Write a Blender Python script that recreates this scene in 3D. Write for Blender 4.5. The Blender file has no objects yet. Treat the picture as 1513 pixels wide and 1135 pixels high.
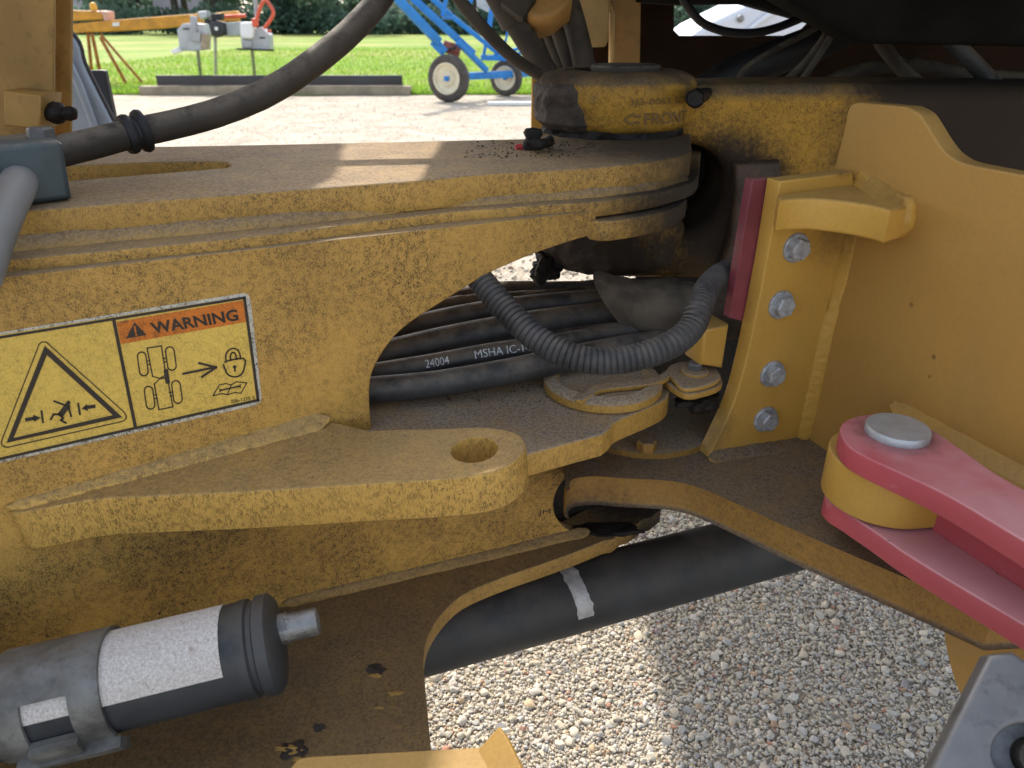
import bpy, bmesh, math, random
import numpy as np
from mathutils import Vector, Matrix, noise as mnoise

random.seed(7); rng = np.random.default_rng(7)
S = bpy.context.scene
COL = S.collection

# ------------------------------------------------------------------ camera, sky, sun, exposure
FPX = 1120.0; PITCH = math.atan(542/1120.0); CH = 1.15
cam = bpy.data.cameras.new('camera'); cam_o = bpy.data.objects.new('camera', cam); COL.objects.link(cam_o)
cam.sensor_width = 36; cam.lens = 36*FPX/1513; cam.clip_start = 0.02; cam.clip_end = 600
cam_o.location = (0, 0, CH); cam_o.rotation_euler = (math.pi/2-PITCH, 0, 0)
cam.dof.use_dof = True; cam.dof.focus_distance = 0.92; cam.dof.aperture_fstop = 9.0
S.camera = cam_o

SUN_AZ = math.atan2(-0.40, 0.92)      # compass angle from +Y, sun stands behind the machine and a little left
SUN_EL = math.radians(46)
w = bpy.data.worlds.new('World'); S.world = w; w.use_nodes = True
wn = w.node_tree.nodes; wl = w.node_tree.links
sky = wn.new('ShaderNodeTexSky'); sky.sky_type = 'NISHITA'; sky.sun_disc = False
sky.sun_elevation = SUN_EL; sky.sun_rotation = SUN_AZ; sky.air_density = 1.0; sky.dust_density = 2.5; sky.ozone_density = 1.0
hs_ = wn.new('ShaderNodeHueSaturation'); hs_.inputs['Saturation'].default_value = .55; wl.new(sky.outputs[0], hs_.inputs['Color']); wl.new(hs_.outputs[0], wn['Background'].inputs[0])   # hazy pale sky
wn['Background'].inputs[1].default_value = 0.15
sun = bpy.data.lights.new('sun', 'SUN'); sun.energy = 2.0; sun.angle = math.radians(1.3); sun.color = (1, .93, .82)
sun_o = bpy.data.objects.new('sun', sun); COL.objects.link(sun_o)
sd = Vector((math.sin(SUN_AZ)*math.cos(SUN_EL), math.cos(SUN_AZ)*math.cos(SUN_EL), math.sin(SUN_EL)))
sun_o.rotation_euler = sd.to_track_quat('Z', 'Y').to_euler(); sun_o.location = sd*30
S.view_settings.view_transform = 'Standard'; S.view_settings.look = 'None'
S.view_settings.gamma = 1; S.view_settings.use_curve_mapping = False
S.view_settings.exposure = 1.42
S.render.engine = 'CYCLES'

# ------------------------------------------------------------------ measuring helpers (pixel of the photo -> point on a real plane)
V = lambda *a: np.array(a, float)
Fw = V(0, math.cos(PITCH), -math.sin(PITCH)); Uw = V(0, math.sin(PITCH), math.cos(PITCH)); Rw = V(1, 0, 0); Cw = V(0, 0, CH)
def ray(u, v): return Rw*((u-756.5)/FPX) - Uw*((v-567.5)/FPX) + Fw
def at(u, v, d): return Cw + ray(u, v)*d
def pl(u, v, P, n):
    r = ray(u, v); return Cw + r*(np.dot(P-Cw, n)/np.dot(r, n))
def hz(u, v, z): return pl(u, v, V(0, 0, z), V(0, 0, 1))
def py(u, v, y): return pl(u, v, V(0, y, 0), V(0, 1, 0))
def depth(P): return float(np.dot(P-Cw, Fw))
def unit(a): return a/np.linalg.norm(a)
def plane3(a, b, c):
    n = unit(np.cross(b-a, c-a)); return a, n
AZF = math.radians(65)
DF = V(math.sin(AZF), math.cos(AZF), 0); NW = V(DF[1], -DF[0], 0)       # along the front frame; out of its side plate
PW = at(376, 520, 0.78)
def W(u, v, off=0.0): return pl(u, v, PW+NW*off, NW)
NF = unit(V(.355, -.935, 0)); PF = at(1150, 450, .92)                    # bolted flange of the rear frame
def FL(u, v, off=0.0): return pl(u, v, PF+NF*off, NF)
NP = unit(V(-.935, -.355, 0)); PP = FL(1190, 655)                        # side panel of the rear frame
def PA(u, v, off=0.0): return pl(u, v, PP+NP*off, NP)
AXIS = V(.160, 1.245, 0)                                                 # articulation pin

# ------------------------------------------------------------------ object helpers
def tag(o, label=None, cat=None, group=None, kind=None):
    if label: o['label'] = label
    if cat: o['category'] = cat
    if group: o['group'] = group
    if kind: o['kind'] = kind
    return o
def thing(name, loc, label, cat, group=None):
    o = bpy.data.objects.new(name, None); COL.objects.link(o); o.location = loc; o.empty_display_size = .05
    return tag(o, label, cat, group)
def wloc(o):
    p = Vector((0, 0, 0))
    while o: p = p + o.location; o = o.parent
    return p
def obj(name, me, mat, parent=None, label=None):
    o = bpy.data.objects.new(name, me); COL.objects.link(o)
    if mat is not None:
        me.materials.clear(); me.materials.append(mat)
    if parent is not None:
        o.parent = parent; o.location = -wloc(parent)
    if label: o['label'] = label
    return o
def smooth(me, ang=35):
    me.polygons.foreach_set('use_smooth', [True]*len(me.polygons))
    me.set_sharp_from_angle(angle=math.radians(ang)); return me
def mesh(verts, faces, sm=True, ang=35):
    me = bpy.data.meshes.new('m'); me.from_pydata([tuple(map(float, v)) for v in verts], [], [tuple(f) for f in faces]); me.validate(); me.update()
    bm = bmesh.new(); bm.from_mesh(me); bmesh.ops.recalc_face_normals(bm, faces=bm.faces); bm.to_mesh(me); bm.free()
    return smooth(me, ang) if sm else me
def join(*mes):
    bm = bmesh.new()
    for m in mes: bm.from_mesh(m)
    me = bpy.data.meshes.new('j'); bm.to_mesh(me); bm.free(); return smooth(me)
def cr(pts, n=8, closed=False):                                          # Catmull-Rom through points
    P = [np.array(p, float) for p in pts]; N = len(P); out = []
    rngk = range(N if closed else N-1)
    for i in rngk:
        if closed: a, b, c, d = P[(i-1) % N], P[i], P[(i+1) % N], P[(i+2) % N]
        else: a, b, c, d = P[max(i-1, 0)], P[i], P[i+1], P[min(i+2, N-1)]
        for k in range(n):
            t = k/n
            out.append(.5*((2*b)+(-a+c)*t+(2*a-5*b+4*c-d)*t*t+(-a+3*b-3*c+d)*t**3))
    if not closed: out.append(P[-1])
    return out
def plate(pts, toward, th, bevel=.003, holes=(), res=2):
    """solid plate: pts lie on its visible face, `toward` points out of that face, th is its thickness."""
    pts = [np.array(p, float) for p in pts]
    nz = np.zeros(3)
    for i in range(len(pts)): nz += np.cross(pts[i]-pts[0], pts[(i+1) % len(pts)]-pts[0])
    nz = unit(nz)
    if np.dot(nz, toward) < 0: nz = -nz
    ax = V(1, 0, 0) if abs(nz[0]) < .9 else V(0, 1, 0)
    x = unit(ax-nz*np.dot(ax, nz)); y = np.cross(nz, x); o0 = pts[0]
    cu = bpy.data.curves.new('c', 'CURVE'); cu.dimensions = '2D'; cu.fill_mode = 'BOTH'
    bevel = min(bevel, th*.45)
    cu.extrude = th/2-bevel; cu.bevel_depth = bevel; cu.offset = -bevel; cu.bevel_resolution = res
    for loop in [pts]+[list(h) for h in holes]:
        sp = cu.splines.new('POLY'); sp.points.add(len(loop)-1); sp.use_cyclic_u = True
        for q, p in zip(sp.points, loop): q.co = (np.dot(p-o0, x), np.dot(p-o0, y), 0, 1)
    ob = bpy.data.objects.new('t', cu); me = bpy.data.meshes.new_from_object(ob); bpy.data.objects.remove(ob)
    M = Matrix(((x[0], y[0], nz[0], 0), (x[1], y[1], nz[1], 0), (x[2], y[2], nz[2], 0), (0, 0, 0, 1)))
    M.translation = Vector(o0-nz*th/2); me.transform(M); me.materials.clear()
    return smooth(me, 40)
def frames(P):
    P = np.array(P); T = np.gradient(P, axis=0); T /= np.linalg.norm(T, axis=1)[:, None]
    n = np.cross(T[0], V(0, 0, 1)); n = unit(n if np.linalg.norm(n) > 1e-3 else np.cross(T[0], V(0, 1, 0))); Ns = []
    for t in T:
        n = unit(n-t*np.dot(n, t)); Ns.append(n)
    Ns = np.array(Ns); return P, T, Ns, np.cross(T, Ns)
def resample(P, step):
    P = np.array(P); s = np.r_[0, np.cumsum(np.linalg.norm(np.diff(P, axis=0), axis=1))]
    n = max(3, int(s[-1]/step)+1); q = np.linspace(0, s[-1], n)
    return np.stack([np.interp(q, s, P[:, k]) for k in range(3)], 1), q
def sweep(pts, rad, step=.012, seg=20, caps=True, ctrl=10, wob=0, seed=0):
    """round tube through points; rad is a number or a function of arc length."""
    P, s = resample(cr(pts, ctrl) if len(pts) > 2 else pts, step)
    P, T, N, B = frames(P); vs = []; fs = []
    for i in range(len(P)):
        r = rad(s[i]) if callable(rad) else rad
        for k in range(seg):
            a = 2*math.pi*k/seg; d = N[i]*math.cos(a)+B[i]*math.sin(a); rr = r
            if wob: rr = r*(1+wob*mnoise.noise(Vector((P[i]+d*r)*60+seed)))
            vs.append(P[i]+d*rr)
    n = len(P)
    for i in range(n-1):
        for k in range(seg):
            fs.append((i*seg+k, i*seg+(k+1) % seg, (i+1)*seg+(k+1) % seg, (i+1)*seg+k))
    if caps: fs.append(tuple(range(seg))); fs.append(tuple((n-1)*seg+k for k in range(seg)))
    return mesh(vs, fs, ang=50)
def lathe(c, axis, prof, seg=48, disp=0, dscale=40, phase=0.0, ring=False):
    """profile of (radius, height along axis) turned round axis at c."""
    axis = unit(np.array(axis, float)); a = V(1, 0, 0) if abs(axis[0]) < .9 else V(0, 1, 0)
    x = unit(a-axis*np.dot(a, axis)); y = np.cross(axis, x); vs = []; fs = []
    for r, h in prof:
        for k in range(seg):
            t = 2*math.pi*k/seg+phase; d = x*math.cos(t)+y*math.sin(t); p = c+axis*h+d*r
            if disp: p = p+(d*.8+axis*.2)*disp*mnoise.fractal(Vector(p*dscale), 1, 2, 3)
            vs.append(p)
    n = len(prof)
    for i in range(n-1):
        for k in range(seg): fs.append((i*seg+k, i*seg+(k+1) % seg, (i+1)*seg+(k+1) % seg, (i+1)*seg+k))
    if ring:
        for k in range(seg): fs.append(((n-1)*seg+k, (n-1)*seg+(k+1) % seg, (k+1) % seg, k))
    else: fs.append(tuple(range(seg))); fs.append(tuple((n-1)*seg+k for k in range(seg)))
    return mesh(vs, fs, ang=40)
def hexhead(r, h, washer=1.28, wt=.25):
    """hexagon head with chamfer standing on z=0 (washer face separate)."""
    vs = []; fs = []
    for rr, z in ((r, 0), (r, h*.82), (r*.86, h)):
        for k in range(6): vs.append((rr*math.cos(k*math.pi/3), rr*math.sin(k*math.pi/3), z))
    for j in range(2):
        for k in range(6): fs.append((j*6+k, j*6+(k+1) % 6, j*6+6+(k+1) % 6, j*6+6+k))
    fs.append((12, 13, 14, 15, 16, 17)); fs.append((5, 4, 3, 2, 1, 0))
    return mesh(vs, fs, ang=20)
def basis(c, z):
    z = unit(np.array(z, float)); a = V(0, 0, 1) if abs(z[2]) < .9 else V(1, 0, 0)
    x = unit(a-z*np.dot(a, z)); y = np.cross(z, x)
    M = Matrix(((x[0], y[0], z[0], c[0]), (x[1], y[1], z[1], c[1]), (x[2], y[2], z[2], c[2]), (0, 0, 0, 1))); return M
def placed(me, c, z, rot=0):
    m = me.copy(); m.transform(basis(c, z) @ Matrix.Rotation(rot, 4, 'Z')); return m
def weld(pts, r, nrm, seed=0, step=.002, ripple=.15):
    """lumpy weld bead: half-round bead along pts; nrm leans out of the corner."""
    P, s = resample(pts, step); P, T, N, B = frames(P); nrm = unit(np.array(nrm, float)); vs = []; fs = []; seg = 9
    for i in range(len(P)):
        side = unit(np.cross(T[i], nrm)); up = unit(np.cross(side, T[i]))
        rip = 1+ripple*math.sin(s[i]*1100+5*mnoise.noise(Vector(P[i]*80)))*.18+ripple*1.8*mnoise.noise(Vector(P[i]*45+seed))+ripple*.8*mnoise.noise(Vector(P[i]*190+seed))
        for k in range(seg):
            a = math.pi*(k/(seg-1))
            vs.append(P[i]+side*math.cos(a)*r*1.15*rip+up*(math.sin(a)*r*.62*rip-.15*r))
    for i in range(len(P)-1):
        for k in range(seg-1): fs.append((i*seg+k, i*seg+k+1, (i+1)*seg+k+1, (i+1)*seg+k))
    return mesh(vs, fs, ang=80)
def fillet(A, B, out, seed=0, sag=.12, rough=.0011, step=.002):
    """fillet weld: skin between a line on one plate (A) and a line on the other (B), slightly hollow, rippled."""
    A, s = resample(A, step); t = np.linspace(0, 1, len(A)); B0 = np.array(B); sB = np.r_[0, np.cumsum(np.linalg.norm(np.diff(B0, axis=0), axis=1))]; sB /= sB[-1]
    B = np.stack([np.interp(t, sB, B0[:, k]) for k in range(3)], 1); out = unit(np.array(out, float)); vs = []; fs = []; m = 7
    for i in range(len(A)):
        wob = mnoise.noise(Vector(A[i]*70+seed))*.16+mnoise.noise(Vector(A[i]*260+seed))*.07
        en = min(1., min(s[i], s[-1]-s[i])/.012)**.5; C_ = (A[i]+B[i])/2; A[i] = C_+(A[i]-C_)*en; B[i] = C_+(B[i]-C_)*en
        wdt = np.linalg.norm(A[i]-B[i])+1e-6
        for k in range(m):
            q = k/(m-1); q2 = q+(wob if k in (0, m-1) else wob*.5)*(1 if k == 0 else -1 if k == m-1 else 0)
            p = A[i]*(1-q2)+B[i]*q2; bul = 4*q*(1-q)
            n_ = mnoise.noise(Vector(p*150+seed))+.6*mnoise.noise(Vector(p*420+seed))+.35*math.sin(s[i]*1300+4*mnoise.noise(Vector(p*60))+2*q)
            vs.append(p+out*(-.0009+bul*(-sag*wdt*.5+.0012+rough*n_)+.0011*(0 if k in (0, m-1) else 1)))
    for i in range(len(A)-1):
        for k in range(m-1): fs.append((i*m+k, i*m+k+1, (i+1)*m+k+1, (i+1)*m+k))
    return mesh(vs, fs, ang=80)
def box(c, sx, sy, sz, R=None, bevel=.004):
    bm = bmesh.new(); bmesh.ops.create_cube(bm, size=1)
    bmesh.ops.scale(bm, vec=(sx, sy, sz), verts=bm.verts)
    if bevel: bmesh.ops.bevel(bm, geom=bm.edges[:], offset=bevel, segments=2, affect='EDGES', profile=.5)
    me = bpy.data.meshes.new('b'); bm.to_mesh(me); bm.free()
    M = (R.to_4x4() if R else Matrix.Identity(4)); M.translation = Vector(c); me.transform(M); return smooth(me, 40)
def bar(a, b, wd, hg=None, bevel=.002):
    """straight bar of rectangular section from a to b."""
    hg = hg or wd; a = np.array(a, float); b = np.array(b, float); t = unit(b-a)
    u = V(0, 0, 1) if abs(t[2]) < .95 else V(0, 1, 0); x = unit(np.cross(t, u)); y = np.cross(x, t)
    R = Matrix(((t[0], x[0], y[0]), (t[1], x[1], y[1]), (t[2], x[2], y[2])))
    return box((a+b)/2, np.linalg.norm(b-a), wd, hg, R, bevel)
def text_mesh(body, mapper, bold=.0, depth_=0, cuts=None):
    cu = bpy.data.curves.new('t', 'FONT'); cu.body = body; cu.size = 1; cu.offset = bold; cu.extrude = depth_; cu.resolution_u = 3
    ob = bpy.data.objects.new('t', cu); me = bpy.data.meshes.new_from_object(ob); bpy.data.objects.remove(ob)
    if cuts:
        bm = bmesh.new(); bm.from_mesh(me); X = [v.co.x for v in bm.verts]; Y = [v.co.y for v in bm.verts]
        for ax_i, lo_, hi_, k_ in ((0, min(X), max(X), cuts[0]), (1, min(Y), max(Y), cuts[1])):
            for q in range(1, k_):
                co = [0, 0, 0]; no = [0, 0, 0]; co[ax_i] = lo_+(hi_-lo_)*q/k_; no[ax_i] = 1
                bmesh.ops.bisect_plane(bm, geom=bm.verts[:]+bm.edges[:]+bm.faces[:], plane_co=co, plane_no=no)
        bm.to_mesh(me); bm.free()
    xs = np.array([v.co[:] for v in me.vertices]); lo = xs.min(0); hi = xs.max(0)
    for v in me.vertices:
        a = (v.co.x-lo[0])/(hi[0]-lo[0]); b = (v.co.y-lo[1])/(hi[1]-lo[1]); v.co = Vector(mapper(a, b, v.co.z))
    me.materials.clear(); return me

def lump(c, r, sc, seed, disp=.3): 
    bm = bmesh.new(); bmesh.ops.create_icosphere(bm, subdivisions=4, radius=1)
    for v in bm.verts:
        k = 1+disp*mnoise.fractal(v.co*1.3+Vector((seed, 0, 0)), 1, 2, 3); v.co = Vector((v.co.x*sc[0], v.co.y*sc[1], v.co.z*sc[2]))*r*k+Vector(c)
    me = bpy.data.meshes.new('l'); bm.to_mesh(me); bm.free(); return smooth(me, 60)
# ------------------------------------------------------------------ materials
class G:
    def __init__(s, name):
        s.m = bpy.data.materials.new(name); s.m.use_nodes = True; s.t = s.m.node_tree; s.b = s.t.nodes['Principled BSDF']
        s.co = s.t.nodes.new('ShaderNodeTexCoord').outputs['Object']
    def n(s, k, **kw):
        x = s.t.nodes.new(k)
        for a, b in kw.items(): setattr(x, a, b)
        return x
    def set(s, inp, v):
        if hasattr(v, 'is_linked') or isinstance(v, bpy.types.NodeSocket): s.t.links.new(v, inp)
        elif isinstance(v, (tuple, list)) and len(v) == 3 and inp.type == 'RGBA': inp.default_value = (*v, 1)
        else: inp.default_value = v
    def math(s, op, a, b=0.0, c=None, clamp=False):
        x = s.n('ShaderNodeMath', operation=op, use_clamp=clamp); s.set(x.inputs[0], a); s.set(x.inputs[1], b)
        if c is not None: s.set(x.inputs[2], c)
        return x.outputs[0]
    def mix(s, f, a, b, mode='MIX'):
        x = s.n('ShaderNodeMix', data_type='RGBA', blend_type=mode); s.set(x.inputs[0], f); s.set(x.inputs[6], a); s.set(x.inputs[7], b); return x.outputs[2]
    def scale(s, v, sc):
        x = s.n('ShaderNodeMapping'); s.t.links.new(v, x.inputs[0]); x.inputs['Scale'].default_value = sc; return x.outputs[0]
    def noise(s, sc, det=3, ro=.55, vec=None, dist=0):
        x = s.n('ShaderNodeTexNoise'); s.t.links.new(vec or s.co, x.inputs['Vector']); x.inputs['Scale'].default_value = sc
        x.inputs['Detail'].default_value = det; x.inputs['Roughness'].default_value = ro; x.inputs['Distortion'].default_value = dist; return x.outputs[0]
    def vor(s, sc, out='Distance', vec=None, feat='F1'):
        x = s.n('ShaderNodeTexVoronoi', feature=feat); s.t.links.new(vec or s.co, x.inputs['Vector']); x.inputs['Scale'].default_value = sc; return x.outputs[out]
    def ss(s, v, lo, hi, a=0.0, b=1.0):
        x = s.n('ShaderNodeMapRange', interpolation_type='SMOOTHSTEP'); s.set(x.inputs[0], v)
        for i, q in enumerate((lo, hi, a, b)): s.set(x.inputs[i+1], q)
        return x.outputs[0]
    def nz(s):
        g = s.n('ShaderNodeNewGeometry'); x = s.n('ShaderNodeSeparateXYZ'); s.t.links.new(g.outputs['Normal'], x.inputs[0]); return x.outputs[2]
    def dist(s, c):
        x = s.n('ShaderNodeVectorMath', operation='DISTANCE'); s.t.links.new(s.co, x.inputs[0]); x.inputs[1].default_value = tuple(map(float, c)); return x.outputs['Value']
    def done(s, col, rough=.5, metal=0.0, bump=None, bs=.3, bd=.002, spec=.5):
        s.set(s.b.inputs['Base Color'], col); s.set(s.b.inputs['Roughness'], rough); s.set(s.b.inputs['Metallic'], metal)
        s.set(s.b.inputs['Specular IOR Level'], spec)
        if bump is not None:
            x = s.n('ShaderNodeBump'); s.set(x.inputs['Height'], bump); x.inputs['Strength'].default_value = bs; x.inputs['Distance'].default_value = bd
            s.t.links.new(x.outputs[0], s.b.inputs['Normal'])
        return s.m
YEL = (.58, .335, .075)
DUST = (.235, .185, .125)
GP_ = lambda u, v, y=1.175: py(u, v, y)
def paint(name, base=YEL, speck=.8, streak=.35, dust=.75, grime_shade=(), rough=.48, dustcol=DUST, var=.25, fine=1.0, patch=(.36, .62), brown=.3, spec=.3, heavy=None, fleck=0., dlo=.35, gcol=(.022, .017, .013), spots=0.):
    """worn machine paint: wriggly oily grit, dust settled on top faces, greasy stains round the pins, some dark blots painted as shade."""
    g = G(name)
    v1 = g.scale(g.co, (1, 1, streak))
    a = g.noise(430*fine, 4, .62, v1, .6); ridge = g.ss(g.math('ABSOLUTE', g.math('SUBTRACT', a, .5)), .010, .06, 1, 0)
    b = g.noise(7, 6, .62); th = g.ss(b, patch[0]-.14, patch[1]+.04)
    dots = g.ss(g.noise(760*fine, 3, .65, v1), .53, .62)
    clus = g.ss(g.noise(150*fine, 3, .5), .36, .6)
    big = g.ss(g.noise(170, 2, .5), .68, .73)
    m = g.math('MULTIPLY', g.math('ADD', g.math('MULTIPLY', ridge, clus), g.math('MULTIPLY', dots, .6), clamp=True), g.math('ADD', g.math('MULTIPLY', th, .8), .2))
    m = g.math('MULTIPLY', g.math('ADD', m, g.math('MULTIPLY', big, g.math('MULTIPLY', th, .8)), clamp=True), speck, clamp=True)
    if heavy is not None:                                                # grit gathers near a line at height heavy[0]; low zone: dirt plus painted lug shade
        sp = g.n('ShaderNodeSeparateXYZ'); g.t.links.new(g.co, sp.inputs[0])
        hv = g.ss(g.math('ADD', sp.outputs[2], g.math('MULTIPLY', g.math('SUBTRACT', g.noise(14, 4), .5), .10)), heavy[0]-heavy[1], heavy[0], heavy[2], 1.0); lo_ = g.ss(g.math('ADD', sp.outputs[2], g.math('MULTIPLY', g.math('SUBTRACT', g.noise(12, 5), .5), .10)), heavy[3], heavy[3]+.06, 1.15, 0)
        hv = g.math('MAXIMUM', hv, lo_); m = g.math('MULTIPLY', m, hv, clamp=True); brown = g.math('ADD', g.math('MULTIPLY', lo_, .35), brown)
    tone = g.mix(g.ss(g.noise(3.3, 3, .5), .3, .7), tuple(c*(1-var) for c in base), tuple(c*(1+var*.4) for c in base))
    col = g.mix(g.math('MULTIPLY', th, brown), tone, (.27, .15, .04))
    col = g.mix(m, col, (.045, .029, .016))
    nz = g.nz(); df = g.math('MULTIPLY', g.ss(nz, dlo, dlo+.5), g.math('MULTIPLY', g.ss(g.noise(24, 4, .6), .15, .7, .55, 1.0), dust), clamp=True)
    dc = g.mix(g.ss(g.noise(260, 3, .6), .42, .62), dustcol, tuple(c*.62 for c in dustcol))
    col = g.mix(df, col, dc)
    if fleck: col = g.mix(g.math('MULTIPLY', g.ss(g.noise(330, 4, .65), .52, .64), g.math('MULTIPLY', g.ss(g.noise(8, 4, .6), .3, .65), fleck)), col, tuple(c*.85 for c in base))
    ro = g.math('ADD', rough, g.math('MULTIPLY', df, .35), clamp=True)
    for c, r0, r1, st in grime_shade:
        n1 = g.math('MULTIPLY', g.math('SUBTRACT', g.noise(22, 5, .65), .5), (r1-r0)*.75+.01)
        n2 = g.math('MULTIPLY', g.math('SUBTRACT', g.noise(160, 3, .6), .5), (r1-r0)*.5+.012)
        d = g.math('ADD', g.math('ADD', g.dist(c), n1), n2)
        gm = g.math('MULTIPLY', g.ss(d, r0, r1, 1, 0), st)
        col = g.mix(gm, col, gcol); ro = g.math('ADD', ro, g.math('MULTIPLY', gm, .12), clamp=True)
    if spots: col = g.mix(g.math('MULTIPLY', g.ss(g.vor(26), .10, .05), g.math('MULTIPLY', g.ss(g.noise(4, 3), .45, .6), spots)), col, (.10, .055, .025)); col = g.mix(g.math('MULTIPLY', g.ss(g.noise(5, 5, .65, g.scale(g.co, (1, 1, .35))), .45, .75), spots*.5), col, (.30, .19, .075))
    h = g.math('ADD', g.math('MULTIPLY', m, .5), g.math('MULTIPLY', g.noise(420, 2), .35))
    return g.done(col, ro, 0, h, .35, .0012, spec)
def plain(name, base, rough=.5, metal=0., var=.25, sc=20, bumpsc=200, bs=.2, dust=0., dustcol=DUST, spot=0., spec=.4, bd=.001, chip=0., smear=None):
    g = G(name); n = g.noise(sc, 5, .6)
    col = g.mix(g.ss(n, .3, .7), tuple(c*(1-var) for c in base), tuple(min(1, c*(1+var)) for c in base))
    if spot: col = g.mix(g.math('MULTIPLY', g.ss(g.noise(sc*6, 3, .6), .55, .66), spot), col, tuple(c*.35 for c in base))
    if dust:
        f = g.math('MULTIPLY', g.ss(g.nz(), -.1, .9), g.math('MULTIPLY', g.ss(g.noise(sc*1.7, 4, .65), .3, .65), dust)); col = g.mix(f, col, dustcol)
    if smear is not None: col = g.mix(g.math('MULTIPLY', g.ss(g.math('ADD', g.dist(smear[0]), g.math('MULTIPLY', g.math('SUBTRACT', g.noise(60, 4), .5), .03)), smear[1], smear[2], 1, 0), smear[3]), col, (.12, .06, .055))
    if chip: col = g.mix(g.math('MULTIPLY', g.ss(g.noise(75, 5, .7), .66, .69), chip), col, (.16, .10, .09)); col = g.mix(g.math('MULTIPLY', g.ss(g.noise(38, 6, .75, g.scale(g.co, (.35, 1, 1))), .60, .72), chip*.4), col, dustcol)
    return g.done(col, g.ss(g.noise(sc*2, 3), .2, .8, max(rough-.1, .05), min(rough+.12, 1)), metal, g.noise(bumpsc, 3), bs, bd, spec)

HC = V(AXIS[0]-.02, AXIS[1]-.12, .94)
M_front = paint('front_frame_paint', base=(.60, .345, .078), streak=.75, speck=1.0, heavy=(.93, .16, .72, .635), grime_shade=[(V(.26, .99, .925), .07, .27, .95), (V(.22, .98, .60), .05, .19, .85)])
M_top = paint('plate_paint', fleck=.55, speck=.8, dust=1.0, streak=.6, grime_shade=[(V(.20, 1.08, .96), .06, .22, .8)], dustcol=(.30, .215, .13))
BTP = lambda u, v: hz(u, v, .49)
M_bottom = paint('lower_plate_paint', fleck=.8, base=(.40, .23, .06), speck=.8, dust=.9, brown=.5, dustcol=(.19, .13, .07), grime_shade=[(W(930, 760, -.06), .06, .14, .95), (BTP(300, 1000), .05, .2, .55)])
M_lug = paint('tow_lug_paint', base=(.61, .36, .085), speck=.75, streak=.3, dust=.6, fleck=.5, dustcol=(.30, .215, .115), fine=.9, patch=(.3, .62), brown=.1)
M_low = paint('hitch_plate_paint', speck=.55, dust=1.0, streak=.25, brown=.25, grime_shade=[(V(.25, 1.02, .70), .06, .2, .6)], dustcol=(.33, .26, .185))
M_rear = paint('rear_frame_paint', spots=.7, base=(.43, .24, .060), speck=.12, dust=.25, var=.12, brown=.05, rough=.42, dustcol=(.25, .18, .10))
M_flange = paint('flange_paint', spots=.6, base=(.53, .30, .058), speck=.12, dust=.4, var=.12, brown=.05, rough=.42, grime_shade=[(FL(1045, 640), .0, .055, .7), (FL(1232, 352), .0, .05, .5), (FL(1253, 244), .0, .02, .8), (FL(1170, 668), .0, .04, .35)], dustcol=(.25, .18, .10), gcol=(.06, .045, .03))
M_cast = paint('cast_hitch_paint', base=(.52, .28, .04), speck=.8, dust=.9, streak=.6, fine=.8, brown=.15, patch=(.42, .66), dustcol=(.11, .09, .07),
               spec=.12, dlo=.05, gcol=(.036, .026, .019), grime_shade=[(GP_(795, 165, 1.2), .03, .11, .95), (GP_(1068, 290), .05, .125, .97), (GP_(1068, 290)+V(0, .11, 0), .07, .16, .97), (GP_(1400, 210), .10, .20, .98), (GP_(1580, 180), .16, .3, .98), (GP_(1115, 335), .06, .115, .95), (GP_(880, 390, 1.13), .05, .14, .97), (GP_(1000, 390, 1.13), .0, .10, .5), (GP_(1060, 400), .05, .12, .9), (GP_(930, 400), .05, .12, .95), (GP_(950, 225, 1.13), .0, .05, .85), (GP_(860, 215, 1.13), .0, .05, .85), (GP_(1025, 150, 1.12), .0, .035, .9), (GP_(1026, 120, 1.13), .0, .03, .8), (GP_(1030, 195, 1.16), .0, .04, .9)])  # grease, plus painted shade in the mouth, boss groove and arm's right end
M_rplate = paint('rear_plate_paint', base=(.36, .19, .04), speck=.6, dust=1.0, brown=.5, grime_shade=[(hz(860, 745, .55), .03, .12, .8), (hz(980, 640, .58), .03, .16, .7), (hz(1010, 750, .52), .0, .09, .6), (hz(1180, 815, .5), .0, .10, .45), (hz(1330, 875, .5), .0, .08, .55)], dustcol=(.175, .135, .09))
M_grease = plain('black_grease', (.014, .011, .009), .62, 0, .4, 40, 90, .9, bd=.004, spec=.25)
M_hose = plain('black_rubber_hose', (.038, .037, .036), .58, 0, .5, 16, 500, .25, dust=.7, dustcol=(.19, .155, .115), spot=.35)
M_hosed = plain('dusty_rubber_hose', (.045, .037, .029), .72, 0, .3, 22, 300, .3, dust=.75, dustcol=(.17, .14, .105))
M_corr = plain('corrugated_conduit', (.031, .031, .033), .58, 0, .45, 26, 400, .25, dust=.6, dustcol=(.14, .115, .09), spec=.45)
_zl = PA(1330, 602)[2]; RPC = hz(1325, 641, _zl+.025)
M_red = plain('faded_red_paint', (.46, .075, .088), .45, 0, .12, 3, 300, .1, dust=.7, dustcol=(.58, .33, .33), chip=.8, smear=(RPC, .030, .050, .6), spot=.08, spec=.5)  # pink dustcol paints the sky sheen on upward faces
M_redstrip = plain('red_shim_paint', (.19, .04, .05), .5, 0, .15, 20, 300, .1, dust=.4)
M_galv = plain('galvanised_steel', (.36, .37, .38), .55, .35, .3, 120, 300, .25, dust=.2, dustcol=(.3, .28, .25), spot=.3)
M_zinc = plain('zinc_pin', (.42, .44, .45), .42, .5, .12, 60, 200, .1, dust=.25, dustcol=(.42, .41, .38))
M_steel = plain('worn_steel', (.15, .15, .152), .5, .5, .35, 9, 200, .2, dust=.1, spot=.4)
M_bright = plain('bright_steel', (.24, .24, .235), .5, .8, .3, 60, 500, .8)
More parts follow.
